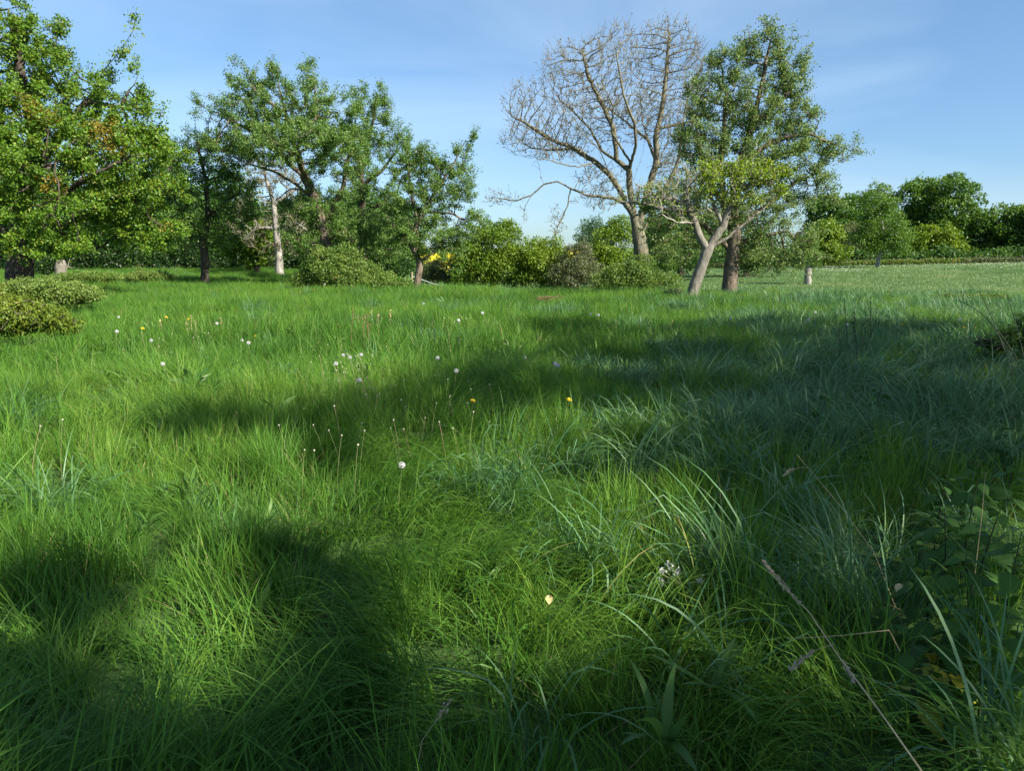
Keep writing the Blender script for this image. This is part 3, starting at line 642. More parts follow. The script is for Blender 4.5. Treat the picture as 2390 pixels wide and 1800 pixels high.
for i, (px, lab) in enumerate([(-60, 'second-row wood tree beyond the left frame side'), (100, 'second-row wood tree above the broken stump'), (260, 'second-row wood tree behind the maple crown'), (420, 'second-row wood tree behind the slim dark trunk'), (580, 'second-row wood tree behind the pale trunk'), (720, 'second-row wood tree above the left half of the bramble mound'), (850, 'second-row wood tree above the right half of the bramble mound')]):
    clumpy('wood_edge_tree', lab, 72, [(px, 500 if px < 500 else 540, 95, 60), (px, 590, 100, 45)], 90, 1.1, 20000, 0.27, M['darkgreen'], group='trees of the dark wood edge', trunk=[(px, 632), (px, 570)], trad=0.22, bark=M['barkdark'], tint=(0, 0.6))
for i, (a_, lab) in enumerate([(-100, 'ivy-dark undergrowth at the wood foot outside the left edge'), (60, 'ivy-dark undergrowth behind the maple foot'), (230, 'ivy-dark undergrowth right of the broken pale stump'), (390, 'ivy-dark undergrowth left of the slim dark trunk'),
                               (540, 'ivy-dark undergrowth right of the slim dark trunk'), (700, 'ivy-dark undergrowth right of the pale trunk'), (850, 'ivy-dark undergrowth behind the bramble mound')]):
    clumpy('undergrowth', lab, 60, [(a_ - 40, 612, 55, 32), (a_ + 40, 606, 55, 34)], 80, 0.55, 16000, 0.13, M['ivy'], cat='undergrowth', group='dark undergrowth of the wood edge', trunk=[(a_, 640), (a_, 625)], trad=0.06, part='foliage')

# ---- orchard trees
tree('maple_tree', 'massive spreading field maple with thick dark trunk at the left edge', 30, None,
     [(42, 668), (48, 600), (45, 530), (60, 430), (80, 330)],
     [[(48, 600), (10, 530), (-30, 440), (-60, 330)], [(45, 560), (90, 545), (170, 520), (250, 480), (320, 440)], [(46, 600), (110, 590), (180, 585), (240, 575)], [(60, 430), (130, 330), (200, 240), (245, 160), (285, 110), (310, 72)], [(80, 330), (60, 220), (40, 120), (20, 20)], [(48, 610), (0, 600), (-60, 600)],
      [(60, 430, 0), (80, 400, -2), (130, 380, -3.2)], [(45, 540), (150, 450, -1.5), (230, 400, -2.5)], [(200, 240), (280, 250), (322, 175)]],
     [(10, 100, 95, 95), (110, 200, 90, 80), (210, 260, 110, 75), (290, 300, 85, 80), (80, 330, 130, 100, -1.5), (220, 380, 140, 100, -1.5), (350, 390, 70, 90), (60, 440, 90, 60, -2), (260, 480, 110, 70), (180, 555, 120, 38), (340, 530, 80, 60), (-120, 300, 130, 220), (-40, 150, 80, 140), (55, 95, 40, 50), (125, 120, 30, 50), (285, 120, 14, 45), (0, 560, 60, 40), (90, 500, 110, 45, -3), (30, 400, 90, 60, -3.2), (120, 575, 90, 28, -3)],
     2600, 0.008, 0.50, M['barkdark'], M['maple'], 150000, 0.104, sig=0.17, nshoot=1800, step=0.34, kill=0.42, tint=(0, 1.0), maxn=9000,
     spots=[(240, 300, -2, 0.6), (110, 270, -2, 0.5), (120, 430, -3, 0.45), (270, 340, -2, 0.5), (375, 520, -1, 0.4), (55, 250, -2, 0.5)])
tree('fruit_tree', 'slim dark-trunked tree standing alone between the maple and the pale trunk', 40, None,
     [(478, 668), (478, 610), (474, 560), (486, 500), (482, 420)], [[(474, 560), (440, 510), (410, 470)], [(486, 500), (530, 470), (560, 450)], [(482, 420), (462, 350), (455, 275)]],
     [(480, 450, 95, 75), (450, 370, 65, 60), (458, 300, 18, 38), (555, 480, 45, 60), (420, 520, 50, 60), (510, 540, 50, 40), (530, 380, 50, 50)],
     1100, 0.008, 0.21, M['barkdark'], M['apple'], 34000, 0.085, sig=0.17, tint=(0, 0.8), step=0.36)
tree('ash_tree', 'half-bare tree with a straight pale grey trunk and lichen-brown twigs', 50, None,
     [(655, 650), (651, 600), (646, 545), (640, 480), (622, 420), (615, 380)], [[(646, 545), (690, 520), (720, 540), (740, 560)], [(646, 530), (600, 530), (570, 560)], [(640, 480), (690, 440), (720, 400)]],
     [(625, 430, 55, 60), (700, 520, 65, 50), (590, 530, 55, 55), (680, 420, 40, 50), (660, 580, 55, 25)],
     1000, 0.011, 0.25, M['barkpale'], M['lichen'], 12000, 0.085, sig=0.16, twigmat=M['greytwig'], tint=(0, 1), step=0.36)
tree('apple_tree', 'largest apple tree, broad ragged crown rising left of centre above the bramble mound', 38, None,
     [(775, 668), (765, 600), (755, 530), (738, 470), (712, 415), (690, 350), (665, 260)],
     [[(738, 470), (690, 430), (640, 400), (590, 385)], [(725, 440), (680, 440), (640, 470)], [(712, 415), (640, 350), (580, 300), (520, 270), (466, 245)], [(690, 350), (740, 270), (735, 200), (728, 155)], [(665, 260), (600, 220), (570, 150)], [(665, 260), (650, 200), (648, 152)], [(755, 530), (800, 440), (820, 330)], [(760, 560), (830, 520), (880, 500)], [(712, 415), (690, 360, -2), (640, 330, -3)]],
     [(600, 290, 85, 60), (690, 270, 95, 75), (575, 215, 40, 55), (645, 200, 35, 45), (728, 205, 28, 55), (780, 290, 75, 65), (525, 330, 45, 55), (560, 360, 60, 40), (765, 240, 35, 45), (690, 340, 120, 45, -2), (800, 370, 60, 60), (750, 480, 90, 45), (820, 540, 80, 45), (720, 560, 60, 35), (500, 265, 30, 25), (470, 248, 10, 8)],
     2300, 0.008, 0.28, M['bark'], M['apple'], 105000, 0.083, sig=0.15, nshoot=1500, step=0.34, kill=0.42, tint=(0, 1), maxn=9000)
tree('apple_tree', 'narrow upright apple tree filling the right side of the largest apple crown', 42, None,
     [(850, 668), (848, 600), (846, 500), (844, 400), (862, 320), (880, 240)], [[(846, 440), (890, 400), (930, 350)], [(846, 500), (900, 470), (930, 440)], [(844, 400), (820, 330), (835, 260)]],
     [(885, 265, 40, 55), (860, 350, 55, 55), (925, 345, 35, 45), (885, 430, 75, 50), (940, 400, 30, 40), (870, 520, 85, 45), (834, 250, 18, 30), (905, 580, 70, 35)],
     1200, 0.008, 0.26, M['barkdark'], M['apple'], 46000, 0.08, sig=0.16, step=0.36, tint=(0.1, 0.9))
tree('apple_tree', 'small crooked apple tree with curved dark trunk right of the bramble mound', 36, None,
     [(968, 674), (976, 645), (980, 612), (962, 575), (975, 520), (1000, 460)], [[(980, 612), (1010, 590), (1040, 560)], [(980, 620), (1010, 615), (1035, 628), (1060, 627)], [(975, 520), (1020, 440), (1060, 380), (1085, 330)], [(1000, 500), (1060, 500), (1110, 530)], [(962, 575), (930, 540), (915, 520)], [(975, 520), (955, 420), (950, 350)]],
     [(1005, 410, 50, 50), (1075, 365, 25, 35), (1050, 440, 50, 55), (985, 480, 55, 60), (1000, 560, 90, 40), (1090, 515, 35, 30), (1060, 550, 50, 28), (955, 370, 20, 45), (1100, 330, 14, 20), (930, 520, 40, 45), (1095, 420, 18, 30)],
     1300, 0.008, 0.16, M['bark'], M['apple'], 50000, 0.076, sig=0.14, step=0.32, kill=0.42)
wal = tree('walnut_tree', 'tall bare walnut tree with a huge fan of tan branches against the sky', 42, None,
     [(1502, 668), (1498, 620), (1494, 570), (1486, 530), (1480, 505)],
     [[(1480, 505), (1462, 478), (1432, 462), (1372, 456), (1332, 440), (1300, 423), (1270, 430), (1240, 456), (1205, 468), (1160, 462)],
      [(1335, 441), (1325, 480), (1306, 520), (1292, 556)], [(1240, 456), (1226, 480), (1222, 512)],
      [(1462, 478), (1442, 435), (1425, 410), (1390, 378), (1340, 346), (1285, 325), (1232, 290), (1195, 272)],
      [(1425, 410, 0), (1400, 350, -2), (1350, 300, -3), (1310, 250, -3.5), (1280, 190, -4)],
      [(1486, 530), (1470, 470, 2), (1455, 400, 3), (1400, 320, 4), (1340, 260, 4.5), (1270, 230, 5)],
      [(1480, 505), (1470, 440), (1468, 395), (1440, 375), (1432, 300), (1402, 235), (1372, 175), (1360, 120)],
      [(1468, 395, 0), (1484, 340, -1), (1482, 290, -1.5), (1455, 220, -2), (1440, 130, -2)],
      [(1490, 540), (1510, 450), (1532, 380), (1531, 320), (1546, 250), (1556, 160), (1562, 80)],
      [(1532, 380), (1500, 290, 2), (1490, 200, 3), (1500, 110, 3)],
      [(1495, 560), (1535, 470, 1), (1575, 400, 1.5), (1592, 320, 2), (1600, 240, 2), (1640, 150, 2)], [(1592, 320), (1630, 280), (1655, 220)],
      [(1467, 391, -.5), (1427, 306, -1.5), (1432, 249, -2), (1405, 190, -3), (1400, 120, -3.5)], [(1498, 444, 1), (1565, 311, 2.5), (1563, 222, 3), (1575, 140, 3.5)],
      [(1476, 333, 1), (1450, 275, 2), (1387, 231, 2.5), (1340, 160, 3)], [(1450, 400, 0), (1405, 351, 1), (1378, 302, 1.5), (1334, 257, 2), (1290, 215, 2.5)],
      [(1500, 500, 0), (1550, 440, -1.5), (1585, 370, -2), (1618, 290, -2.5), (1640, 215, -2.5)], [(1472, 440, 1), (1500, 360, 2), (1510, 270, 3), (1525, 190, 3), (1530, 100, 3)],
      [(1340, 346, 0), (1290, 350, 1), (1240, 345, 1.5), (1205, 320, 2)], [(1390, 378, 0), (1350, 390, -1.5), (1300, 380, -2), (1255, 365, -2.5)],
      [(1495, 580), (1530, 540, -1), (1545, 500, -2), (1580, 440, -2.5)], [(1490, 560), (1455, 565), (1415, 560)], [(1497, 610), (1525, 590), (1532, 560)]],
     [(1235, 265, 60, 70), (1330, 180, 70, 75), (1440, 130, 75, 65), (1555, 120, 80, 65), (1270, 330, 100, 45), (1430, 250, 110, 90), (1560, 260, 70, 100), (1175, 465, 45, 22), (1300, 520, 22, 40), (1565, 400, 50, 60), (1620, 190, 40, 80), (1340, 300, 80, 70), (1400, 440, 60, 60), (1225, 500, 12, 25), (1190, 240, 20, 35)],
     9500, 0.0070, 0.30, M['walnut'], M['bronze'], 9000, 0.085, sig=0.06, nshoot=4600, shlen=(0.2, 0.7), shup=1.0, step=0.22, kill=0.29, thick=0.9, twigmat=M['twig'], maxn=17000, infl=1.6, cr_name='buds', trop=0.12, butt=0.55)
PEAR = [(1790, 150, 50, 50), (1700, 190, 60, 55), (1830, 215, 55, 50), (1645, 260, 50, 70), (1750, 270, 90, 70), (1860, 300, 65, 55), (1920, 360, 50, 35), (1650, 350, 75, 70), (1780, 370, 90, 70), (1880, 420, 65, 40), (1800, 490, 70, 60), (1860, 560, 60, 50), (1620, 460, 70, 50), (1570, 530, 50, 50), (1700, 500, 70, 40), (1795, 85, 10, 25), (1975, 348, 22, 10), (1890, 600, 35, 25), (1640, 560, 60, 30), (1770, 570, 50, 30), (1930, 460, 20, 30), (1745, 135, 45, 40), (1825, 130, 40, 35), (1850, 190, 45, 45), (1830, 600, 60, 32), (1760, 605, 45, 28), (1600, 585, 45, 32), (1545, 500, 45, 45), (1560, 585, 40, 35)]
tree('pear_tree', 'tall full-leaved pear tree with a thick straight dark trunk right of the bare walnut', 31, None,
     [(1702, 690), (1706, 640), (1712, 590), (1716, 550), (1712, 470), (1728, 380), (1755, 290), (1780, 190), (1795, 110)],
     [[(1716, 550), (1690, 480), (1680, 390), (1690, 300), (1695, 220)], [(1712, 590), (1660, 540), (1610, 500)], [(1716, 540), (1790, 480), (1850, 430), (1910, 400)], [(1728, 380), (1800, 330), (1880, 310), (1970, 345)], [(1712, 570), (1780, 550), (1840, 540)], [(1690, 480), (1640, 400), (1630, 320)], [(1755, 290), (1820, 240), (1850, 200)], [(1700, 440, 0), (1720, 400, -2), (1760, 350, -2.8)]],
     PEAR, 2700, 0.008, 0.30, M['bark'], M['pear'], 98000, 0.077, sig=0.15, nshoot=1700, step=0.32, kill=0.40, maxn=9000, thick=0.75)
tree('old_apple_tree', 'old leaning apple tree with pale forked trunk and twiggy grey top', 26, None,
     [(1607, 706), (1622, 662), (1640, 615), (1652, 585), (1664, 560)],
     [[(1652, 585), (1634, 555), (1622, 520), (1604, 480), (1600, 460)], [(1664, 560), (1688, 530), (1700, 490), (1712, 450), (1716, 430)], [(1652, 590), (1690, 560), (1725, 532), (1760, 505), (1790, 480)], [(1688, 530), (1670, 490), (1660, 460)], [(1604, 480), (1570, 465), (1530, 460)], [(1604, 490), (1560, 490), (1500, 475), (1450, 470)], [(1712, 450), (1760, 430), (1800, 425)], [(1622, 520), (1580, 520, -.5), (1545, 500, -.8)]],
     [(1560, 455, 80, 28), (1640, 435, 60, 45), (1500, 465, 50, 20), (1710, 425, 65, 40), (1775, 415, 50, 34), (1600, 490, 50, 25), (1800, 455, 30, 22), (1720, 470, 50, 22)],
     1500, 0.007, 0.19, M['barklean'], M['lime'], 8000, 0.085, sig=0.15, step=0.2, kill=0.24, infl=1.2, twigmat=M['greytwig'], thick=0.9, trop=0.1, nshoot=1500, shlen=(0.12, 0.45),
     leafzone=lambda p: (p[0] > P(1630, 430, 26)[0] and p[2] > P(1640, 480, 26)[2]) or rng.random() < 0.16)
clumpy('field_tree', 'small ivy-clad pollard on its own pale stub of trunk in the sloping field', 66, [(1886, 605, 26, 22), (1880, 580, 22, 25), (1900, 590, 20, 20)], 40, 0.38, 9000, 0.12, M['oak'], trunk=[(1886, 656), (1886, 615)], trad=0.30, bark=M['barkpale'], cat='tree')
clumpy('field_tree', 'slender pale-trunked tree standing by the fence at the top of the field', 100, [(2060, 525, 55, 45), (2045, 475, 38, 38), (2085, 560, 40, 30), (2025, 560, 35, 28)], 80, 0.75, 19000, 0.22, M['oak'], trunk=[(2049, 617), (2054, 585), (2060, 550)], trad=0.26, bark=M['barkpale'], tint=(0.2, 1))
def stump():
    b = P(140, 632, 45); b[2] = tz(b[0], b[1]); root = empty('broken_stump', tuple(b)); tag(root, 'pale broken-off tree stump beside a dead twig at the wood edge', 'stump')
    a = Acc(); n = 7; p_ = np.array([[0.02 * i, 0, 0.25 * i - 0.1] for i in range(n)]); pr = np.arange(-1, n - 1); mn = np.append(np.arange(1, n), -1)
    tubes(p_, pr, np.array([.42, .38, .35, .34, .33, .31, .2]), mn, np.ones(n, bool), 12, a, 0.06); obj('trunk', a.mesh('trunk', M['barklean'], True), root)
    a = Acc(); p_ = np.array([[0.3, 0, 0.75], [0.5, 0, 1.0], [0.62, 0, 1.35], [0.8, -.1, 1.65]]); tubes(p_, np.array([-1, 0, 1, 2]), np.array([.04, .03, .02, .01]), np.array([1, 2, 3, -1]), np.ones(4, bool), 5, a)
    p_ = np.array([[0.5, 0, 1.0], [0.75, 0, 0.9], [0.9, 0, 0.95]]); tubes(p_, np.array([-1, 0, 1]), np.array([.03, .02, .01]), np.array([1, 2, -1]), np.ones(3, bool), 5, a)
    obj('dead_branch', a.mesh('dead_branch', M['greytwig'], True), root)
stump()
clumpy('ivy_bush', 'small dark ivy bush hugging the left side of the broken stump', 45.5, [(112, 615, 20, 18), (105, 628, 24, 12)], 30, 0.25, 5000, 0.08, M['ivy'], cat='bush', trunk=[(110, 634), (112, 620)], trad=0.04, part='foliage', tint=(0.4, 1))

# ---- bramble mounds
clumpy('bramble_mound', 'large bramble mound with pinkish new shoots under the biggest apple tree', 34, [(800, 640, 85, 40), (840, 660, 95, 24), (760, 620, 50, 35), (880, 668, 75, 16), (730, 660, 45, 25), (790, 600, 45, 22)], 230, 0.26, 48000, 0.075, M['bramble'], cat='bramble', bark=M['darkstem0'], trunk=[(800, 680), (800, 650)], trad=0.04, part='foliage', up=0.9)
clumpy('bramble_mound', 'yellow-green bramble mound in the left foreground, nearest the camera', 12.5, [(20, 735, 70, 40), (-60, 720, 80, 55), (100, 750, 60, 22), (150, 762, 30, 12)], 260, 0.11, 34000, 0.042, M['brambley'], cat='bramble', bark=M['darkstem0'], trunk=[(20, 775), (20, 750)], trad=0.02, part='foliage', up=0.9)
clumpy('bramble_mound', 'pale green bramble mound just behind the nearest one on the left', 19, [(130, 682, 75, 20), (180, 690, 55, 14), (60, 678, 50, 18)], 170, 0.14, 24000, 0.05, M['bramble'], cat='bramble', bark=M['darkstem0'], trunk=[(130, 702), (130, 690)], trad=0.02, part='foliage', up=0.9, tint=(0.4, 0.95))
clumpy('bramble_mound', 'low flat bramble mound in the distance left of the slim dark trunk', 40, [(335, 646, 50, 12), (375, 650, 30, 8)], 60, 0.18, 10000, 0.07, M['bramble'], cat='bramble', bark=M['darkstem0'], trunk=[(335, 660), (335, 650)], trad=0.02, part='foliage', up=0.9, tint=(0.4, 0.95))
clumpy('bramble_mound', 'low distant bramble mound below the broken pale stump', 38, [(190, 650, 70, 12), (240, 648, 40, 10), (110, 660, 50, 10)], 70, 0.18, 12000, 0.07, M['bramble'], cat='bramble', bark=M['darkstem0'], trunk=[(190, 664), (190, 655)], trad=0.02, part='foliage', up=0.9, tint=(0.3, 0.9))
clumpy('bramble_patch', 'flat sprawling bramble patch at the right where meadow meets the pale field', 24, [(2270, 700, 75, 7), (2220, 702, 50, 6), (2320, 700, 40, 6)], 80, 0.12, 12000, 0.05, M['bramble'], cat='bramble', bark=M['darkstem0'], trunk=[(2270, 712), (2270, 703)], trad=0.015, part='foliage', up=0.9)
clumpy('bramble_bush', 'dark shaded bramble bush entering from the right edge of the photo', 9.0, [(2370, 850, 60, 60), (2450, 830, 90, 110), (2400, 920, 50, 60), (2350, 800, 40, 20), (2330, 840, 30, 30)], 210, 0.10, 26000, 0.042, M['bramble'], cat='bramble', bark=M['darkstem0'], trunk=[(2420, 980), (2420, 900)], trad=0.02, part='foliage', up=0.7, tint=(0, 0.6))
clumpy('small_shrub', 'tiny grey-green shrub at the foot of the leaning apple tree', 27, [(1575, 692, 25, 12)], 30, 0.12, 3500, 0.045, M['brownish'], cat='shrub', trunk=[(1577, 702), (1577, 695)], trad=0.015, part='foliage', tint=(0, 0.5))

# ---- trees behind the camera on the right that throw the foreground shade
SHADE = []   # (px, py, rx px, ry px)
SHADE += [(2000, 900, 500, 110), (2200, 1000, 420, 160), (1650, 860, 330, 70), (2050, 782, 430, 38), (1610, 1060, 170, 60), (1760, 1200, 150, 80), (1480, 900, 200, 50), (1900, 760, 380, 18), (1500, 800, 260, 35), (1350, 760, 110, 20), (1150, 860, 170, 60), (900, 930, 190, 60), (1200, 940, 150, 40),
          (760, 1000, 110, 60), (480, 950, 90, 40), (2110, 1300, 400, 220), (1930, 1120, 240, 100), (2100, 1600, 500, 250), (1600, 1700, 280, 150), (1190, 1730, 210, 100), (1650, 1000, 200, 60),
          (765, 1290, 55, 80), (850, 1520, 75, 110), (170, 1340, 85, 65), (80, 1600, 90, 90), (300, 1730, 120, 70), (60, 930, 60, 25), (830, 1740, 100, 70), (1760, 1350, 60, 110), (640,1180,40,50)]
def shade_trees():
    tan = math.tan(SUN_EL); pts = []
    for (px, py, rx, ry) in SHADE:
        area = 0
        m = 260
        th = rng.uniform(0, 2 * PI, m); rr = np.sqrt(rng.random(m)); a_ = px + rx * rr * np.cos(th); b_ = py + ry * rr * np.sin(th)
        kk = (b_ > 715) & (b_ < 2300); X = Gv(a_[kk], b_[kk])
        dens_area = (np.ptp(X[:, 0]) * np.ptp(X[:, 1])) * 0.75
        k = int(min(len(X), max(14, dens_area * 11))); pts.append(X[:k])
    # the shade goes on out of frame, to the right and round the camera
    ex = np.stack([rng.uniform(7, 17, 420), rng.uniform(-3, 14, 420)], -1); ex = ex[ex[:, 0] > 0.72 * ex[:, 1] + 1.5]
    ex2 = np.stack([rng.uniform(-3.5, 6, 240), rng.uniform(-5, 0.1, 240)], -1)
    ex3 = np.stack([rng.uniform(0.65, 3.2, 60), rng.uniform(0.2, 2.1, 60)], -1)
    g = np.concatenate(pts + [ex, ex2, ex3])
    # gaps in the crowns where the sun reaches the grass
    LIT = [(1260, 1290, 370, 200), (1080, 1180, 170, 110), (570, 1570, 135, 190), (470, 1320, 130, 120), (160, 1090, 290, 150), (640, 1120, 170, 90), (1340, 985, 120, 45), (40, 1460, 60, 60), (1000, 1440, 90, 110)]
    ok = np.ones(len(g), bool)
    for (px, py, rx, ry) in LIT:
        th = np.linspace(0, 2 * PI, 40, endpoint=False); poly = Gv(px + rx * 1.08 * np.cos(th), py + ry * 1.08 * np.sin(th)); k = len(poly); ins = np.zeros(len(g), bool)
        for i in range(k):
            (x1, y1), (x2, y2) = poly[i], poly[(i + 1) % k]
            c = ((y1 > g[:, 1]) != (y2 > g[:, 1])); xi = (x2 - x1) * (g[:, 1] - y1) / (y2 - y1 + 1e-12) + x1; ins ^= c & (g[:, 0] < xi)
        ok &= ~ins
    g = g[ok]
    H = 6.3 + 3.6 * rng.random(len(g)) + 0.10 * np.clip(g[:, 1], 0, 15)
    C = np.stack([g[:, 0] + SH[0] * H / tan, g[:, 1] + SH[1] * H / tan, H + 0.25], -1)
    trunks = [(14.5, 6.5), (11.0, -0.5), (6.5, -6.0), (18.5, 0.5), (12.5, -8.5)]
    own = np.argmin([np.hypot(C[:, 0] - a_, C[:, 1] - b_) for a_, b_ in trunks], axis=0)
    labs = ['hedgerow tree just outside the right edge, shading the middle of the meadow', 'hedgerow tree right of the camera whose crown dapples the foreground', 'hedgerow tree behind the camera shading the nearest grass',
            'outer hedgerow tree far to the right of the camera', 'outer hedgerow tree behind and right of the camera']
    for k, (a_, b_) in enumerate(trunks):
        Ck = C[own == k]
        if len(Ck) < 10: continue
        z0 = tz(a_, b_); p0 = [np.array([a_, b_, z0 - 0.15]), np.array([a_ + .1, b_, z0 + 2.0]), np.array([a_, b_ + .1, z0 + 4.2])]
        pos, par = grow([p0], Ck, 0.4, 0.5, 4.0, maxn=4000); r, main = radii(pos, par, 0.008, 0.24)
        root = empty('hedgerow_tree', (a_, b_, z0)); tag(root, labs[k], 'tree'); org = np.array(root.location)
        big = r > 0.06; a = Acc(); tubes(pos, par, r, main, big, 8, a, .04); obj('trunk', a.mesh('trunk', M['bark'], True, org), root)
        a = Acc(); tubes(pos, par, r, main, ~big, 3, a); obj('branches', a.mesh('branches', M['bark'], True, org), root)
        n = len(Ck) * 38; pick = rng.integers(0, len(Ck), n); sgm = np.clip(0.055 + 0.012 * np.maximum((Ck[:, 1] - SH[1] * Ck[:, 2] / math.tan(SUN_EL)), 0), 0.055, 0.15)[pick][:, None]; q = Ck[pick] + rng.normal(0, 1, (n, 3)) * sgm
        V, Fc = leaf_cards(q, 0.125, up=0.6); a = Acc(); a.add(V, Fc, np.repeat(rng.random(n), 4)); obj('crown', a.mesh('foliage', M['oak'], False, org), root)
shade_trees()

# ------------------------------------------------------------------ fence, hedge, far crops
def polyline_tube(acc, pts, rad, sides=5, rough=0.0):
    pts = np.asarray(pts, float); n = len(pts); rad = np.full(n, rad) if np.isscalar(rad) else np.asarray(rad, float)
    tubes(pts, np.arange(-1, n - 1), rad, np.append(np.arange(1, n), -1), np.ones(n, bool), sides, acc, rough)
def G0(px, D):
    """point on the terrain below pixel column px at distance D"""
    x = (px - 1195) / F * D * 0.985; return np.array([x, D, tz(x, D)])
def fence():
    p0 = G0(1900, 112); root = empty('field_fence', tuple(p0)); tag(root, 'post and wire fence along the far edge of the pale field', 'fence')
    posts = [1600, 1655, 1710, 1765, 1820, 1872, 1931, 1973, 2010, 2035, 2088, 2119, 2150, 2176, 2205, 2237, 2258, 2279, 2304, 2329, 2358, 2385, 2420]
    tops = []
    for i, px in enumerate(posts):
        q = G0(px, 112); h = 1.15 * rng.uniform(0.88, 1.1); a = Acc()
        lean = rng.normal(0, 0.05, 2)
        polyline_tube(a, [[0, 0, -0.1], [lean[0] * .5, lean[1] * .5, h / 2], [lean[0], lean[1], h]], [0.06, 0.058, 0.05], 7)
        me = a.mesh('post', M['wood'], False)
        o = obj('post', me, root, tuple(q - p0)); tops.append(q - p0 + np.array([0, -0.06, 0]))
    for h in (0.45, 0.8, 1.05):
        a = Acc(); polyline_tube(a, [t_ + np.array([0, 0, h]) for t_ in tops], 0.006, 4); obj('wire', a.mesh('wire', M['wire']), root)
fence()
for i, (a_, lab, mt) in enumerate([(1640, 'brown-tinged low clipped hedge behind the leaning apple trunk', 'brownish'), (1760, 'brown-tinged low clipped hedge right of the thick pear trunk', 'brownish'), (1900, 'low hedge behind the small ivy-clad field tree', 'bramble'),
                                   (2040, 'low hedge behind the slender pale-trunked field tree', 'bramble'), (2180, 'low hedge below the two highest oaks', 'bramble'), (2330, 'brown-tinged low hedge at the right end of the field', 'brownish')]):
    pc = G0(a_, 111.2)
    root = empty('low_hedge', tuple(pc)); tag(root, lab, 'hedge', 'low clipped hedge along the field fence')
    n = 5200; q = np.stack([rng.uniform(-5.2, 5.2, n), rng.normal(0, 0.35, n), np.abs(rng.random(n)) ** 0.6], -1)
    wx = q[:, 0] + pc[0]; wy = q[:, 1] + pc[1]
    hh = 0.62 + 0.5 * fbm(wx, wy, 1.5, 4.); q[:, 2] = q[:, 2] * hh + terrain(wx, wy) - pc[2]
    V, Fc = leaf_cards(q, 0.21, up=0.4); a = Acc(); a.add(V, Fc, np.repeat(rng.random(n), 4)); o = obj('foliage', a.mesh('foliage', M[mt]), root)
    a = Acc()
    for k in range(14):
        x0 = rng.uniform(-4.8, 4.8); z0 = tz(pc[0] + x0, pc[1]) - pc[2]
        polyline_tube(a, [[x0, 0, z0 - 0.1], [x0 + rng.normal(0, .1), 0, z0 + 0.5], [x0 + rng.normal(0, .3), 0, z0 + 1.0]], [0.04, 0.03, 0.015], 4)
    s_ = obj('stems', a.mesh('stems', M['twig']), root); s_['kind'] = 'stuff'
rape_m = leaf_mat('rape_flower', [(0, (0.36, 0.36, 0.03)), (0.25, (0.52, 0.45, 0.02)), (1, (0.66, 0.56, 0.03))], trans=0.0)
def rape(name, u0, u1, y0, y1, h, n, label):
    y = rng.uniform(y0, y1, n); x = rng.uniform(u0, u1, n) * y; z = terrain(x, y) + h * rng.random(n) ** 0.5
    V, Fc = leaf_cards(np.stack([x, y, z], -1), 0.75, up=0.8, width=0.5); a = Acc(); a.add(V, Fc, np.repeat(rng.random(n), 4))
    o = obj(name, a.mesh(name, rape_m)); tag(o, label, 'crop', kind='stuff')
rape('rapeseed_field', -0.17, -0.05, 118, 210, 1.2, 12000, 'bright yellow rapeseed in flower seen through the gap below the small apple tree')
rape('rapeseed_field', 0.075, 0.105, 240, 330, 1.6, 4000, 'thin strip of yellow rapeseed on the skyline left of the walnut trunk')
def fence_tape():
    p0 = G0(960, 58); root = empty('electric_fence', tuple(p0)); tag(root, 'short wooden post with white fence tape in the gap behind the small apple tree', 'fence')
    a = Acc(); polyline_tube(a, [[0, 0, -0.1], [0, 0, .6], [0.02, 0, 1.15]], 0.07, 7); obj('post', a.mesh('post', M['wood']), root)
    p1 = G0(1050, 56) - p0; a = Acc(); a.add([[0, 0, .78], [0, 0, .84], [p1[0], p1[1], p1[2] + .66], [p1[0], p1[1], p1[2] + .60], [0, .01, .78], [0, .01, .84], [p1[0], p1[1] + .01, p1[2] + .66], [p1[0], p1[1] + .01, p1[2] + .60]],
        np.array([[0, 1, 2, 3], [7, 6, 5, 4], [1, 5, 6, 2], [0, 3, 7, 4]])); obj('tape', a.mesh('tape', M['tape']), root)
    a = Acc(); polyline_tube(a, [p1 + [0, 0, -.1], p1 + [0, 0, .7]], 0.015, 5); obj('thin_post', a.mesh('thin_post', M['wire']), root)
fence_tape()
# pale daisies on the crest of the field
n = 4500; y = rng.uniform(88, 110, n); x = rng.uniform(0.30, 0.78, n) * y
k = fbm(x, y * 0.5, 3.0, 33., 3) > (0.62 - 0.28 * sstep(88, 106, y)); x = x[k]; y = y[k]
V, Fc = leaf_cards(np.stack([x, y, terrain(x, y) + rng.uniform(0.12, 0.3, len(x))], -1), 0.085, up=0.5, width=0.5)
a = Acc(); a.add(V, Fc, np.repeat(rng.random(len(x)), 4)); M['daisy'] = leaf_mat('daisy', [(0, (0.45, 0.47, 0.34)), (1, (0.70, 0.70, 0.58))], trans=0.2)
tag(obj('daisies', a.mesh('daisies', M['daisy'])), 'pale haze of white flowers on the crest of the far field', 'flowers', kind='stuff')

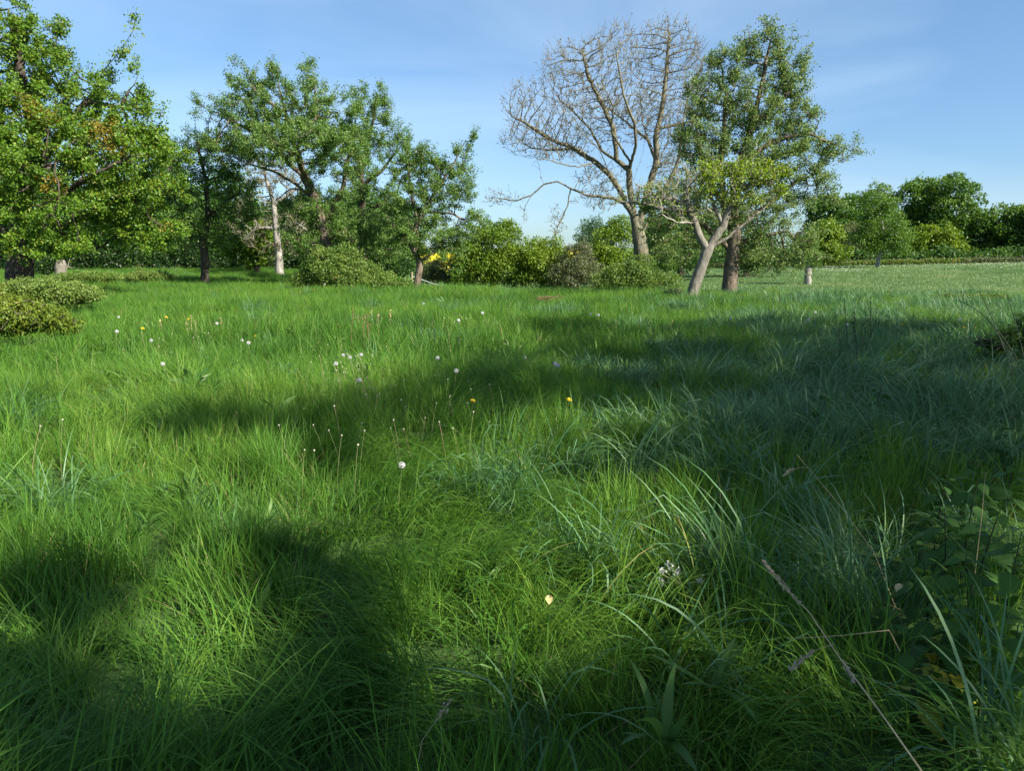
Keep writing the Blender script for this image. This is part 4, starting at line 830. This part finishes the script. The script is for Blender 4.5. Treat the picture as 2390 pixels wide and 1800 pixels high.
# ------------------------------------------------------------------ meadow plants
M['straw'] = plain('dry_straw', (0.40, 0.31, 0.17)); M['reedstem'] = plain('brown_stem', (0.16, 0.10, 0.05)); M['dstem'] = plain('dandelion_stem', (0.24, 0.26, 0.10)); M['dstemp'] = plain('dandelion_stem_pink', (0.34, 0.22, 0.15))
M['fluff'] = leaf_mat('dandelion_fluff', [(0, (0.50, 0.50, 0.47)), (1, (0.66, 0.66, 0.63))], trans=0.35)
M['petal'] = leaf_mat('dandelion_petal', [(0, (0.72, 0.50, 0.01)), (1, (0.80, 0.62, 0.02))], trans=0.0)
M['nub'] = plain('receptacle', (0.42, 0.39, 0.28))
M['darkstem'] = plain('dark_stem', (0.035, 0.05, 0.022))
M['nettle'] = leaf_mat('nettle_leaf', [(0, (0.026, 0.072, 0.014)), (0.5, (0.048, 0.115, 0.022)), (1, (0.085, 0.165, 0.030))], trans=0.3, rough=0.6, spec=0.12)
M['yellowleaf'] = leaf_mat('yellow_nettle_leaf', [(0, (0.20, 0.24, 0.02)), (1, (0.34, 0.32, 0.03))], trans=0.25)
M['dock'] = leaf_mat('dock_leaf', [(0, (0.04, 0.10, 0.025)), (1, (0.08, 0.16, 0.05))], trans=0.25, rough=0.4)
def stem_mesh(h, r, mat, lean=0.15, bend=0.0):
    a = Acc(); dx, dy = rng.normal(0, lean, 2) * h
    p = [[0, 0, -0.03], [dx * .2, dy * .2, h * .4], [dx * .6, dy * .6, h * .75], [dx, dy, h]]
    polyline_tube(a, p, [r * 1.2, r, r * .9, r * .8], 5); return a.mesh('stem', mat, True), np.array([dx, dy, h])
def clock_head(R=0.023):
    a = Acc(); n = 95; v = unit(rng.normal(0, 1, (n, 3)))
    s1 = unit(np.cross(v, rng.normal(0, 1, (n, 3)))); w_ = 0.0005
    V = np.stack([v * R * .15 - s1 * w_, v * R * .15 + s1 * w_, v * R * .9], 1).reshape(-1, 3); a.add(V, np.arange(3 * n).reshape(-1, 3), 0.2)
    m = 4; s2 = np.cross(v, s1)
    for k in range(m):
        t0 = k * PI / 2; t1 = t0 + 0.9
        c = v * R; e0 = c + v * R * .1 + (s1 * math.cos(t0) + s2 * math.sin(t0)) * R * .30; e1 = c + v * R * .1 + (s1 * math.cos(t1) + s2 * math.sin(t1)) * R * .30
        V = np.stack([c * .9, e0, e1], 1).reshape(-1, 3); a.add(V, np.arange(3 * n).reshape(-1, 3), rng.random())
    return a.mesh('seed_head', M['fluff'])
def ball(R, sx=1, mat=None, name='receptacle'):
    a = Acc(); polyline_tube(a, [[0, 0, -R * sx], [0, 0, -R * .6 * sx], [0, 0, 0], [0, 0, R * .6 * sx], [0, 0, R * sx]], [R * .2, R * .8, R, R * .8, R * .15], 7); return a.mesh(name, mat, True)
def flower_disc(R=0.02):
    a = Acc(); n = 54; az = rng.uniform(0, 2 * PI, n); el = rng.uniform(0.05, 1.1, n); d = np.stack([np.cos(az) * np.cos(el), np.sin(az) * np.cos(el), np.sin(el)], -1)
    s1 = np.stack([-np.sin(az), np.cos(az), 0 * az], -1); L_ = R * (1 - el * .35)[:, None]
    V = np.stack([d * 0.003 - s1 * .0008, d * L_ * .9 - s1 * R * .11, d * L_, d * L_ * .9 + s1 * R * .11, d * 0.003 + s1 * .0008], 1).reshape(-1, 3)
    i = np.arange(n)[:, None] * 5; a.add(V, i + np.arange(5)[None], np.repeat(rng.random(n), 5)); return a.mesh('petals', M['petal'])
clocks = [clock_head(), clock_head(0.025), clock_head(0.021)]; discs = [flower_disc(), flower_disc(0.018)]; nubs = [ball(0.0062, 1.0, M['nub'])]
stems_g = [stem_mesh(1.0, 0.0022, M['dstem'], 0.1) for _ in range(5)]; stems_p = [stem_mesh(1.0, 0.0022, M['dstemp'], 0.15) for _ in range(5)]
def at_head(px, py, h):
    x, y = G(px, py, h); return x, y
def flower(kind, px, py, label, group=None, h=None, big=1.0):
    h = h or rng.uniform(0.33, 0.44); x, y = at_head(px, py, h); z = tz(x, y)
    nm = {'clock': 'dandelion_clock', 'yellow': 'dandelion_flower', 'bare': 'dandelion_stalk'}[kind]
    root = empty(nm, (x, y, z), 0); tag(root, label, {'clock': 'dandelion', 'yellow': 'dandelion', 'bare': 'stalk'}[kind], group)
    me, tp = (stems_g if kind != 'bare' or rng.random() < .6 else stems_p)[rng.integers(0, 5)]
    rz = rng.uniform(0, 6.28); fat = 1.0 + 0.05 * y
    s = obj('stem', me, root); s.scale = (h * fat, h * fat, h); 
    tip = np.array([tp[0] * h * fat, tp[1] * h * fat, h])
    s.location = (-tip[0], -tip[1], 0); tip[:2] = 0
    if kind == 'clock': o = obj('seed_head', clocks[rng.integers(0, 3)], root, tuple(tip + [0, 0, 0.015])); o.scale = (big,) * 3; o.rotation_euler = tuple(rng.uniform(0, 6, 3)); o2 = obj('receptacle', nubs[0], root, tuple(tip + [0, 0, 0.01])); o2.scale = (.7,) * 3
    elif kind == 'yellow': o = obj('petals', discs[rng.integers(0, 2)], root, tuple(tip)); o.scale = (big,) * 3; o.rotation_euler = (rng.uniform(.1, .7), rng.uniform(-.5, .5), rz)
    else: o = obj('receptacle', nubs[0], root, tuple(tip)); o.scale = (big * rng.uniform(.8, 1.1),) * 3
CL = [(1302, 857, 'right clock of the close white pair in mid-meadow shade'), (1296, 853, 'left clock of the close white pair in mid-meadow shade'), (1225, 838, 'lone white clock in the shade left of the close pair'),
      (565, 797, 'upper left clock of the sunlit pair beside the dock leaves'), (580, 803, 'lower right clock of the sunlit pair beside the dock leaves'), (506, 757, 'white clock above and left of the sunlit pair'),
      (353, 797, 'white clock at the left with bare stalks to its right'), (273, 776, 'white clock nearest the left bramble mounds'), (277, 742, 'ragged white clock highest up near the left bramble mounds'),
      (838, 891, 'white clock lowest in the stalk thicket left of centre'), (801, 832, 'leftmost upper clock in the stalk thicket'), (817, 837, 'middle upper clock in the stalk thicket'), (843, 831, 'rightmost upper clock in the stalk thicket'), (784, 852, 'clock at the left rim of the stalk thicket'),
      (938, 1092, 'nearest white clock, alone in the foreground grass left of centre'), (1070, 750, 'clock in the sunny grass above the centre shadow edge'), (1126, 732, 'small clock in the far sunny grass right of the bare stalks'),
      (1378, 735, 'left clock of the far pair on the shadow edge'), (1396, 737, 'right clock of the far pair on the shadow edge'), (1705, 745, 'clock at the shadow edge below the pear trunk'), (1887, 748, 'upper clock of the sunlit pair below the pollard'), (1882, 753, 'lower clock of the sunlit pair below the pollard'),
      (1903, 730, 'clock just above the sunlit pair below the pollard'), (1977, 760, 'clock beside the tall dark stems'), (2240, 748, 'clock in the bright strip above the right shadow edge'), (2372, 746, 'clock farthest right in the bright strip'), (380, 853, 'small clock low in the left sunlit grass'), (1065, 869, 'faded clock in the centre shade'), (1021, 839, 'dim clock beside the shaded seeding stalks'), (758, 664, 'tiny far clock before the big bramble mound'), (988, 710, 'tiny far clock in front of the small apple tree')]
for px, py, d in CL: flower('clock', px, py, 'white dandelion seed head, ' + d, 'dandelion seed heads in the meadow', big=(0.72 if py > 1000 else 0.95) + max(0, (800 - py)) * 0.003)
YL = [(596, 785, 'sunlit yellow dandelion above right of the pair of clocks'), (388, 741, 'left one of two far yellow dandelions at upper left'), (441, 745, 'right one of two far yellow dandelions at upper left'), (333, 767, 'yellow dandelion close to the left bramble mounds'),
      (1104, 937, 'orange-yellow dandelion in the centre shade'), (1328, 934, 'low yellow dandelion beside the shaded blue-green tussock'), (2105, 759, 'yellow dandelion in the bright right strip, left of three'), (2250, 765, 'yellow dandelion in the bright right strip, middle of three'), (2276, 766, 'yellow dandelion in the bright right strip, right of three'),
      (733, 676, 'tiny far yellow flower left under the big bramble mound'), (1027, 674, 'tiny far yellow flower right of the small apple trunk'), (700, 682, 'tiny far yellow flower before the pale trunk'), (1885, 690, 'tiny far yellow flower on the meadow crest below the pollard'), (1735, 768, 'faint yellow flower inside the right shadow edge')]
for px, py, d in YL: flower('yellow', px, py, d, 'yellow dandelions', h=0.40, big=1.5 + max(0, (800 - py)) * 0.004)
def many(n, cx, cy, rx, ry, label, big=1.0):
    pts = sorted([(cx + rng.normal(0, rx), cy + rng.normal(0, ry)) for _ in range(n)], key=lambda p: p[1]); rows = 1 if n < 13 else (2 if n < 25 else 3)
    nm = {1: [''], 2: [' back row,', ' front row,'], 3: [' back row,', ' middle row,', ' front row,']}[rows]; per = math.ceil(n / rows)
    od = 'leftmost,second from left,third from left,fourth from left,fifth from left,sixth from left,seventh from left,seventh from right,sixth from right,fifth from right,fourth from right,third from right,second from right,rightmost'.split(',')
    for r_ in range(rows):
        row = sorted(pts[r_ * per:(r_ + 1) * per]); k_ = len(row)
        for i, (a_, b_) in enumerate(row):
            o_ = od[i] if i < k_ / 2 and i < 7 else od[14 - (k_ - i)]
            flower('bare', a_, b_, label + ',' + nm[r_] + ' ' + o_, label.replace('bare dandelion stalk', 'bare dandelion stalks'), h=rng.uniform(0.3, 0.46), big=big)
many(38, 830, 850, 50, 22, 'bare dandelion stalk in the thick seeding patch left of centre', 1.1)
many(14, 410, 785, 65, 12, 'bare dandelion stalk in the sunlit grass at upper left', 1.2)
many(12, 1060, 745, 40, 10, 'bare dandelion stalk in the sunny grass above the centre shadow', 1.3)
many(20, 960, 925, 90, 30, 'bare dandelion stalk in the shade at the centre', 1.0)
many(9, 770, 1010, 60, 25, 'bare dandelion stalk near the foreground, left of centre', 1.0)
many(30, 2050, 745, 160, 12, 'bare dandelion stalk in the bright strip on the right', 1.4)
for px, py, h, d in [(780, 948, .5, 'tall reddish bare stalk left of the foreground centre'), (1105, 962, .5, 'tall single bare stalk standing under the orange dandelion'), (912, 1000, .42, 'left of two pinkish stalks crossing near the centre'), (942, 1002, .42, 'right of two pinkish stalks crossing near the centre'),
                     (1057, 1000, .4, 'bare stalk between the crossing pair and the tall single one'), (1142, 985, .4, 'curved reddish stalk right of the tall single one'), (94, 995, .46, 'yellow-green bare stalk at the far left foreground'), (146, 980, .48, 'straight bare stalk second from the left foreground'), (1025, 985, .4, 'thin bare stalk left of the tall single one')]:
    flower('bare', px, py, d, h=h, big=1.1)

# ---- thin dark upright stems
def stem_clump(px, py, D, n, spread, hgt, mat, label, name='tall_stems', cat='stems'):
    q = G0(px, D); root = empty(name, tuple(q)); tag(root, label, cat)
    for i in range(n):
        dx, dy = rng.normal(0, spread, 2); h = hgt * rng.uniform(.6, 1.05); lx, ly = rng.normal(0, .10, 2)
        z0 = tz(q[0] + dx, q[1] + dy) - q[2]; a = Acc()
        polyline_tube(a, [[dx, dy, z0 - .03], [dx + lx * h * .3, dy + ly * h * .3, z0 + h * .5], [dx + lx * h, dy + ly * h, z0 + h]], [.0065, .005, .003], 5)
        m = 16; t_ = rng.uniform(.55, 1, m); V, Fc = leaf_cards(np.stack([dx + lx * h * t_, dy + ly * h * t_, z0 + h * t_], -1), 0.035, up=.8, width=.2); a.add(V, Fc, .3)
        obj('stem', a.mesh('stem', mat), root)
stem_clump(2015, 850, 9.8, 9, 0.18, 1.02, M['darkstem'], 'group of tall thin dark sorrel stems rising from the shaded grass at right', cat='sorrel')
stem_clump(1810, 730, 20, 4, 0.15, 1.0, M['darkstem'], 'few dark stems breaking the meadow crest in the middle right', cat='sorrel')
stem_clump(830, 790, 12.5, 4, 0.14, 0.75, M['reedstem'], 'thin reddish-brown dock stems in the sunny grass left of centre', cat='dock stems')
stem_clump(1010, 800, 11.5, 5, 0.16, 0.62, M['darkstem'], 'small dark nettle-like stems where the centre shadow begins', cat='weeds')
stem_clump(1388, 735, 17, 5, 0.12, 0.55, M['darkstem'], 'dark leafy weed stems in the centre of the far sunlit grass', cat='weeds')
stem_clump(370, 640, 44, 9, 0.8, 1.1, M['straw'], 'dead pale bracken stalks beside the distant left bramble mounds', cat='dry stalks')
stem_clump(270, 640, 44, 10, 0.8, 0.9, M['straw'], 'dry straw-coloured tall grass between the distant bramble mounds', cat='dry grass')
stem_clump(445, 745, 14, 5, .3, .45, M['straw'], 'straw-pale dead stalks among the left dandelions', cat='dry stalks')
stem_clump(875, 750, 15.5, 9, .22, .45, M['straw'], 'pale yellow dead stalks in a sunny tuft left of centre', cat='dry stalks')
# ---- thorny canes at the right edge
def canes():
    q = G0(2380, 8.0); root = empty('bramble_canes', tuple(q)); tag(root, 'long thin bare bramble canes arching up at the right edge', 'canes')
    for (a0, a1, a2) in [((2370, 900), (2330, 760), (2285, 680)), ((2400, 880), (2370, 740), (2350, 690)), ((2420, 860), (2390, 720), (2392, 640)), ((2380, 850), (2310, 720), (2230, 700)), ((2400, 900), (2345, 800), (2300, 740))]:
        a = Acc(); pts = [P(*a0, 8.0), P(*a1, 8.1), P(*a2, 8.3)]; t_ = np.linspace(0, 1, 9)[:, None]
        c = (1 - t_) ** 2 * pts[0] + 2 * t_ * (1 - t_) * pts[1] + t_ ** 2 * pts[2]; polyline_tube(a, c - q, np.linspace(.006, .003, 9), 5)
        obj('cane', a.mesh('cane', M['darkstem']), root)
canes()
# ---- coarse blue-green tussocks that stand out
def tussock(px, py, n, ln, wd, label, heading=None, hs=PI, spread=.12, bend=(.6, 2.0), mat='bluegrass', tint=(.2, .9), kink=.3):
    x, y = G(px, py, 0.1); q = (x, y, tz(x, y)); V, Fc, T = blades(n, ln, wd, tilt=(.03, .55), bend=bend, spread=spread, segs=9, heading=heading, head_sp=hs, kink=kink, tint=tint)
    a = Acc(); a.add(V, Fc, T); o = obj('grass_tussock', a.mesh('grass_tussock', M[mat], True), loc=q); tag(o, label, 'grass tussock')
tussock(1840, 860, 170, (.45, .75), (.007, .012), 'shaggy blue-green tussock standing high in front of the bright strip', spread=.26)
tussock(1410, 1010, 150, (.4, .68), (.005, .010), 'bluish drooping tussock in the centre shade', spread=.24)
tussock(1690, 1130, 90, (.45, .75), (.006, .011), 'large arching tussock with pale broken blades right of centre', spread=.2)
tussock(1960, 1060, 80, (.45, .8), (.006, .011), 'stiff tussock with pale bent tips between centre and the nettles', spread=.2)
tussock(2130, 980, 60, (.6, .95), (.008, .014), 'tall wide-bladed tussock leaning left above the shaded bank', 2.6, .6, spread=.14)
tussock(1600, 1000, 80, (.4, .65), (.005, .010), 'blue-green tussock just left of the large arching one', spread=.2)
tussock(2270, 1010, 70, (.5, .85), (.006, .011), 'dense dark tussock under the right bramble bush', spread=.2)
tussock(1360, 860, 110, (.35, .55), (.006, .010), 'small dark bluish tussock in the upper centre shade', spread=.2)
tussock(40, 1010, 130, (.45, .75), (.006, .010), 'dark green tussock at the left edge in half shade', spread=.2)
tussock(120, 1200, 90, (.4, .7), (.005, .010), 'sunlit tussock with long spreading blades at the left foreground', spread=.12)
tussock(1260, 1700, 26, (.4, .62), (.006, .010), 'few broad blue-green blades curling over at the bottom centre', spread=.10, bend=(1.0, 2.2))
tussock(1640, 1560, 34, (.45, .7), (.006, .010), 'loose arching blue-green blades at the bottom right of centre', spread=.14, bend=(1.0, 2.2))
tussock(2360, 1790, 34, (.5, .8), (.007, .012), 'long trailing blue-green blades at the bottom right corner', 1.2, .9, spread=.16)
tussock(620, 850, 60, (.3, .5), (.006, .011), 'darker green tussock near the dock leaves in the left sunlight', spread=.16, mat='grass', tint=(.3, .5))

tussock(1760, 1010, 80, (.45, .75), (.006, .011), 'silvery arching tussock behind and right of the large arching one', spread=.18, tint=(.4, 1))
tussock(1500, 1090, 70, (.4, .68), (.005, .010), 'silvery tussock at the shadow edge above the foreground sun patch', spread=.18, tint=(.4, 1))
tussock(1850, 1190, 60, (.45, .72), (.006, .011), 'silvery tussock between the bent straw stem and the nettles', spread=.16, tint=(.4, 1))
tussock(1980, 900, 90, (.4, .7), (.006, .011), 'wide silvery tussock under the tall dark sorrel stems', spread=.22, tint=(.4, 1))
tussock(2180, 860, 80, (.45, .75), (.006, .011), 'bluish tussock just left of the dark bramble bush', spread=.2, tint=(.3, 1))
tussock(1620, 880, 90, (.4, .62), (.006, .010), 'low bluish tussock in the shade right of the small dark one', spread=.2, tint=(.3, 1))

# ---- docks
def broad_leaf(L_=0.25, W_=0.05, curl=0.5, n=9):
    s = np.linspace(0, 1, n); w_ = W_ * np.sin(PI * np.clip(s, .03, .99)) ** .7 * (1.15 - .5 * s); ang = .25 + curl * s * 2
    st = L_ / (n - 1); x = np.concatenate([[0], np.cumsum(np.sin(ang[1:]) * st)]); z = np.concatenate([[0], np.cumsum(np.cos(ang[1:]) * st)])
    wob = .006 * np.sin(s * 19)
    V = np.concatenate([np.stack([x, -w_, z + .012 + wob], -1), np.stack([x, 0 * s, z], -1), np.stack([x, w_, z + .012 - wob], -1)])
    i = np.arange(n - 1); Fq = np.concatenate([np.stack([i, i + n, i + n + 1, i + 1], -1), np.stack([i + n, i + 2 * n, i + 2 * n + 1, i + n + 1], -1)]); return V, Fq
dock_leaves = []
for k in range(3):
    a = Acc(); V, Fq = broad_leaf(.28, .045 + .01 * k, .35 + .25 * k); a.add(V, Fq, rng.random(len(V)) * .3 + .3 * k); dock_leaves.append(a.mesh('leaf', M['dock'], True))
def dock(px, py, n, s, label):
    x, y = G(px, py, .15); root = empty('dock_plant', (x, y, tz(x, y) + .08)); tag(root, label, 'dock plant')
    for i in range(n):
        o = obj('leaf', dock_leaves[i % 3], root); o.rotation_euler = (rng.normal(0, .25), rng.normal(0, .25), rng.uniform(0, 6.28)); k = s * rng.uniform(.7, 1.2); o.scale = (k, k, k); o.location = tuple(rng.normal(0, .03, 3) * [1, 1, 0])
dock(655, 885, 13, 1.25, 'upright dock plant with broad wavy leaves in the left sunlit grass')
dock(440, 890, 6, 1.0, 'smaller dock with dark leaves left of the bigger one')
dock(1035, 705, 5, 1.1, 'small far dock right of the small apple tree')
dock(1290, 1320, 4, .6, 'little dock with pale leaf inside the foreground sun patch')

# ---- nettles
def nettle_leaf_mesh(seed, mat, curl):
    r2_ = np.random.default_rng(seed); n = 15; s = np.linspace(0, 1, n)
    w_ = .36 * np.sin(PI * s ** .62) ** .85 * (1 - .25 * s); w_[0] = .03; tooth = np.where(np.arange(n) % 2 == 0, .90, 1.10); tooth[0] = tooth[-1] = 1
    z = -curl * s ** 2 * .5; ww = w_ * tooth
    mid = np.stack([s, 0 * s, z], -1); sh = np.where(np.arange(n) % 2, .022, -.012)
    half = np.stack([s + sh * .3, ww * .5, z + .04 * (w_ / .36)], -1); edge = np.stack([s + sh, ww, z + .03 * (w_ / .36) - .05 * s], -1)
    V = np.concatenate([edge * [1, -1, 1], half * [1, -1, 1], mid, half, edge]); i = np.arange(n - 1); Fs = []
    for k in range(4): Fs.append(np.stack([k * n + i, (k + 1) * n + i, (k + 1) * n + i + 1, k * n + i + 1], -1))
    a = Acc(); a.add(V, np.concatenate(Fs), np.clip(r2_.random() * .6 + .25 * np.tile((np.arange(n) % 2), 5), 0, 1))
    polyline_tube(a, [[-.32, 0, .04], [-.15, 0, .03], [0, 0, 0]], [.014, .012, .012], 4)
    return a.mesh('leaf', mat, False)
nl = [nettle_leaf_mesh(k, M['nettle'], .3 + .15 * (k % 3)) for k in range(5)]; yl = [nettle_leaf_mesh(20 + k, M['yellowleaf'], .7) for k in range(2)]
def nettle(px, py, D, label, lsz=.085, pairs=8, yellow=0, top=None):
    tp = P(px, py, D); h = max(.18, tp[2] - tz(tp[0], tp[1])); base = np.array([tp[0] + rng.normal(0, .04), tp[1] + rng.normal(0, .04), tz(tp[0], tp[1])])
    lsz *= 1.45; root = empty('nettle', tuple(base)); tag(root, label, 'nettle', 'stinging nettles on the right bank'); lean = (tp - base)[:2]
    def at(t_): return np.array([lean[0] * t_ ** 1.5, lean[1] * t_ ** 1.5, h * t_])
    a = Acc(); polyline_tube(a, [at(t_) - [0, 0, .03 if t_ == 0 else 0] for t_ in (0, .3, .6, .85, 1)], [.0042, .004, .0034, .0026, .0015], 6); obj('stem', a.mesh('stem', M['darkstem'], True), root)
    az = rng.uniform(0, PI)
    for i in range(pairs):
        t_ = 1 - (i / pairs) ** 1.15 * .85; sz = lsz * (.30 + .75 * min(1, i / 3)) * rng.uniform(.85, 1.15); az += PI / 2 + rng.normal(0, .15)
        for k in (0, 1):
            isy = yellow and i >= pairs - 2 and (k + i) % 2 < yellow
            o = obj('leaf', (yl if isy else nl)[rng.integers(0, 2 if isy else 5)], root)
            if isy: o['label'] = 'yellowing serrated leaf'
            d = az + PI * k; dn = rng.uniform(.1, .55) if i else -.3; R = .33 * sz
            o.location = tuple(at(t_) + np.array([math.cos(d) * R, math.sin(d) * R, -.02 * sz])); o.rotation_euler = (rng.normal(0, .25), dn, d); o.scale = (sz, sz, sz)
for px, py, D, l_, lsz, pr, yw in [
    (2285, 1105, 3.5, 'tall nettle at the top of the right-hand clump', .085, 8, 0), (2205, 1185, 3.2, 'nettle on the upper left flank of the clump', .085, 8, 0), (2340, 1175, 3.0, 'nettle near the right edge below the tallest one', .09, 8, 0),
    (2255, 1290, 2.8, 'nettle in the heart of the clump', .085, 9, 0), (2385, 1240, 2.7, 'nettle cut by the right edge in mid height', .09, 8, 0), (2225, 1400, 2.45, 'front nettle with a pair of big yellow leaves near the bottom', .085, 8, 2),
    (2310, 1385, 2.55, 'nettle right of the front one, leaves overlapping it', .085, 8, 0), (2130, 1480, 2.35, 'nettle leaning out left with one very large dark leaf', .105, 4, 0), (2375, 1460, 2.3, 'nettle at the lower right edge', .085, 7, 0),
    (2270, 1075, 4.0, 'back nettle rising behind the tallest one', .085, 7, 0), (2365, 1070, 4.1, 'back nettle beside the dark bramble bush', .085, 7, 0), (2150, 1275, 3.0, 'nettle whose leaves stick out left over the grass', .09, 5, 0),
    (2180, 1560, 2.25, 'low nettle with yellow-green lowest leaves at bottom right', .085, 6, 2), (1930, 912, 6.2, 'small lone nettle in the shaded grass of the middle distance', .09, 6, 0), (2005, 1000, 5.2, 'lone nettle halfway between the sorrel stems and the clump', .09, 6, 0),
    (2060, 895, 6.6, 'little nettle right of the lone small one', .09, 6, 0), (2290, 1540, 2.2, 'low shaded nettle inside the foot of the clump', .07, 6, 0), (2340, 1000, 4.8, 'nettle against the foot of the dark bramble bush', .085, 7, 0), (2210, 1120, 3.9, 'thin nettle at the upper left rim of the clump', .08, 7, 0),
    (1945, 1745, 1.95, 'tiny nettle seedling at the bottom of the picture', .05, 4, 0), (2085, 1755, 1.9, 'second tiny nettle seedling right of the first', .045, 4, 0)]:
    nettle(px, py, D, l_, lsz, pr, yw)

# ---- dead grass stems in front
M['deadhead'] = leaf_mat('dead_seed_head', [(0, (0.26, 0.20, 0.14)), (1, (0.42, 0.34, 0.26))], trans=.2)
def dead_stem(name, label, pts, rad, heads, side=None):
    pts = [np.asarray(p) for p in pts]; b = pts[-1]; root = empty(name, tuple(b)); tag(root, label, 'grass stem')
    a = Acc(); polyline_tube(a, [p - b for p in pts], np.linspace(rad * .5, rad * 1.2, len(pts)), 6); obj('stem', a.mesh('stem', M['straw'], True), root)
    if side is not None: a = Acc(); polyline_tube(a, [np.asarray(p) - b for p in side], [rad * .6, rad * .5, rad * .4], 5); obj('side_stem', a.mesh('side_stem', M['straw'], True), root)
    for (p0, p1, n, wd, sz) in heads:
        t_ = rng.random(n)[:, None]; ax = unit((p1 - p0)[None])[0]; q = p0 + (p1 - p0) * t_ + rng.normal(0, wd, (n, 3)) * np.sin(PI * np.clip(t_, .08, .95))
        d = unit(ax + rng.normal(0, .35, (n, 3))); sd = unit(np.cross(d, rng.normal(0, 1, (n, 3)))); s_ = sz * rng.uniform(.6, 1.2, (n, 1))
        V = np.stack([q - b, q - b + d * s_ * .4 + sd * s_ * .16, q - b + d * s_, q - b + d * s_ * .4 - sd * s_ * .16], 1).reshape(-1, 3); i = np.arange(n)[:, None] * 4
        a = Acc(); a.add(V, i + np.arange(4)[None], np.repeat(rng.random(n), 4)); obj('seed_head', a.mesh('seed_head', M['deadhead']), root)
A0 = P(1778, 1308, 1.70); A1 = P(1835, 1375, 1.66); A2 = P(1890, 1432, 1.62); A3 = P(1955, 1530, 1.55); A4 = P(2045, 1650, 1.42); A5 = P(2150, 1800, 1.25)
gb = A5 + (A5 - A4) * 2.6; gb = np.array([gb[0], max(gb[1], .6), 0.02])
dead_stem('dry_grass_stem', 'long dead grass stem with brown seed heads crossing the lower right foreground', [A0, A1, A2, A3, A4, A5, gb], .0019, [(A0, P(1862, 1405, 1.64), 150, .0022, .012), (P(1965, 1540, 1.54), P(1992, 1590, 1.50), 60, .0025, .012), (P(1842, 1565, 1.50), P(1892, 1525, 1.52), 90, .0030, .012)],
          side=[P(1945, 1505, 1.56), P(1900, 1520, 1.53), P(1845, 1562, 1.50)])
B = [P(1860, 1062, 3.3), P(1905, 1115, 3.25), P(1960, 1180, 3.2), P(2040, 1290, 3.1)]; gb = np.array([B[3][0] + .15, 3.05, tz(B[3][0] + .15, 3.05) - .02])
dead_stem('dry_grass_stem', 'bent straw-coloured stem with a drooping tip in the shaded grass right of centre', B + [gb], .0018, [(P(1825, 1112, 3.3), P(1850, 1095, 3.3), 40, .004, .014)], side=[P(1885, 1092, 3.28), P(1865, 1092, 3.29), P(1830, 1108, 3.3)])
B = [P(2165, 1190, 2.4), P(2150, 1300, 2.4), P(2130, 1420, 2.4)]; gb = np.array([B[2][0], 2.4, -.02])
dead_stem('dry_grass_stem', 'upright straw stem standing among the nettles', [P(2300, 1105, 2.9), P(2292, 1200, 2.9), P(2280, 1300, 2.9), np.array([P(2280, 1300, 2.9)[0], 2.9, -.02])], .0018, [])
dead_stem('dry_grass_stem', 'short straw lying almost level in front of the nettles', [P(1835, 1492, 2.0), P(1960, 1485, 2.0), P(2075, 1472, 2.0), P(2100, 1520, 2.05)], .0015, [])
B = [P(1058, 1630, 1.9), P(1020, 1680, 1.88), P(985, 1730, 1.85)]
dead_stem('dry_grass_stem', 'tan flowering grass head at the bottom left of centre', B + [np.array([B[2][0] - .05, 1.85, .0])], .0012, [(B[0], B[1], 40, .004, .014)])
# ---- dry twigs heap and a pale leaf
def twig_heap():
    q = G0(1282, 24); root = empty('twig_heap', tuple(q)); tag(root, 'little heap of dry brown twigs lying in the sunny grass at the centre', 'twigs')
    for k in range(26):
        a = Acc(); az = rng.normal(0.1, .5); L_ = rng.uniform(.15, .35); c = rng.normal(0, 1, 3) * [.14, .06, .04] + [0, 0, .28]; d = np.array([math.cos(az), math.sin(az), rng.normal(0, .15)]) * L_
        polyline_tube(a, [c - d, c + rng.normal(0, .02, 3), c + d], [.006, .007, .004], 5); obj('twig', a.mesh('twig', M['reedstem']), root)
twig_heap()
for px, py, lab in [(2092, 1380, 'pale yellow fallen leaf lying in the shaded grass left of the nettles'), (1282, 1412, 'tan dead leaf caught in the foreground sun patch')]:
    x, y = G(px, py, .25); a = Acc(); V, Fq = broad_leaf(.05, .016, .8, 7); a.add(V, Fq, .9); o = obj('dead_leaf', a.mesh('dead_leaf', leaf_mat('dead_leaf_' + str(px), [(0, (.55, .42, .16)), (1, (.6, .45, .2))], trans=.2), True), loc=(x, y, tz(x, y) + .24)); tag(o, lab, 'leaf'); o.rotation_euler = (0, 0, rng.uniform(0, 6))
# ---- small white umbel in the foreground
def umbel():
    tip = P(1545, 1330, 2.9); b = np.array([tip[0] + .28, tip[1] - .05, tz(tip[0] + .28, 2.85)]); root = empty('white_umbel', tuple(b)); tag(root, 'thin green stem with small white flower clusters at the edge of the foreground sun patch', 'wildflower')
    a = Acc(); polyline_tube(a, [[0, 0, 0], (tip - b) * [.45, .5, .62], (tip - b) * [.7, .7, .8], (tip - b) * [1, 1, .93]], [.0028, .0024, .002, .0015], 5); obj('stem', a.mesh('stem', M['dstem'], True), root)
    for dx, dz in ((0, 0), (.035, .02), (.0, -.055), (.06, -.01), (.16, -.05)):
        c = tip - b + [dx, 0, dz]; a = Acc(); polyline_tube(a, [(tip - b) * [.7, .7, .8], c], [.0015, .001], 4); obj('flower_stalk', a.mesh('flower_stalk', M['dstem']), root)
        V, Fc = leaf_cards(c + rng.normal(0, .008, (26, 3)), .009, up=1.0, width=.5); a = Acc(); a.add(V, Fc, 0.0); obj('flower_cluster', a.mesh('flower_cluster', M['fluff']), root)
umbel()
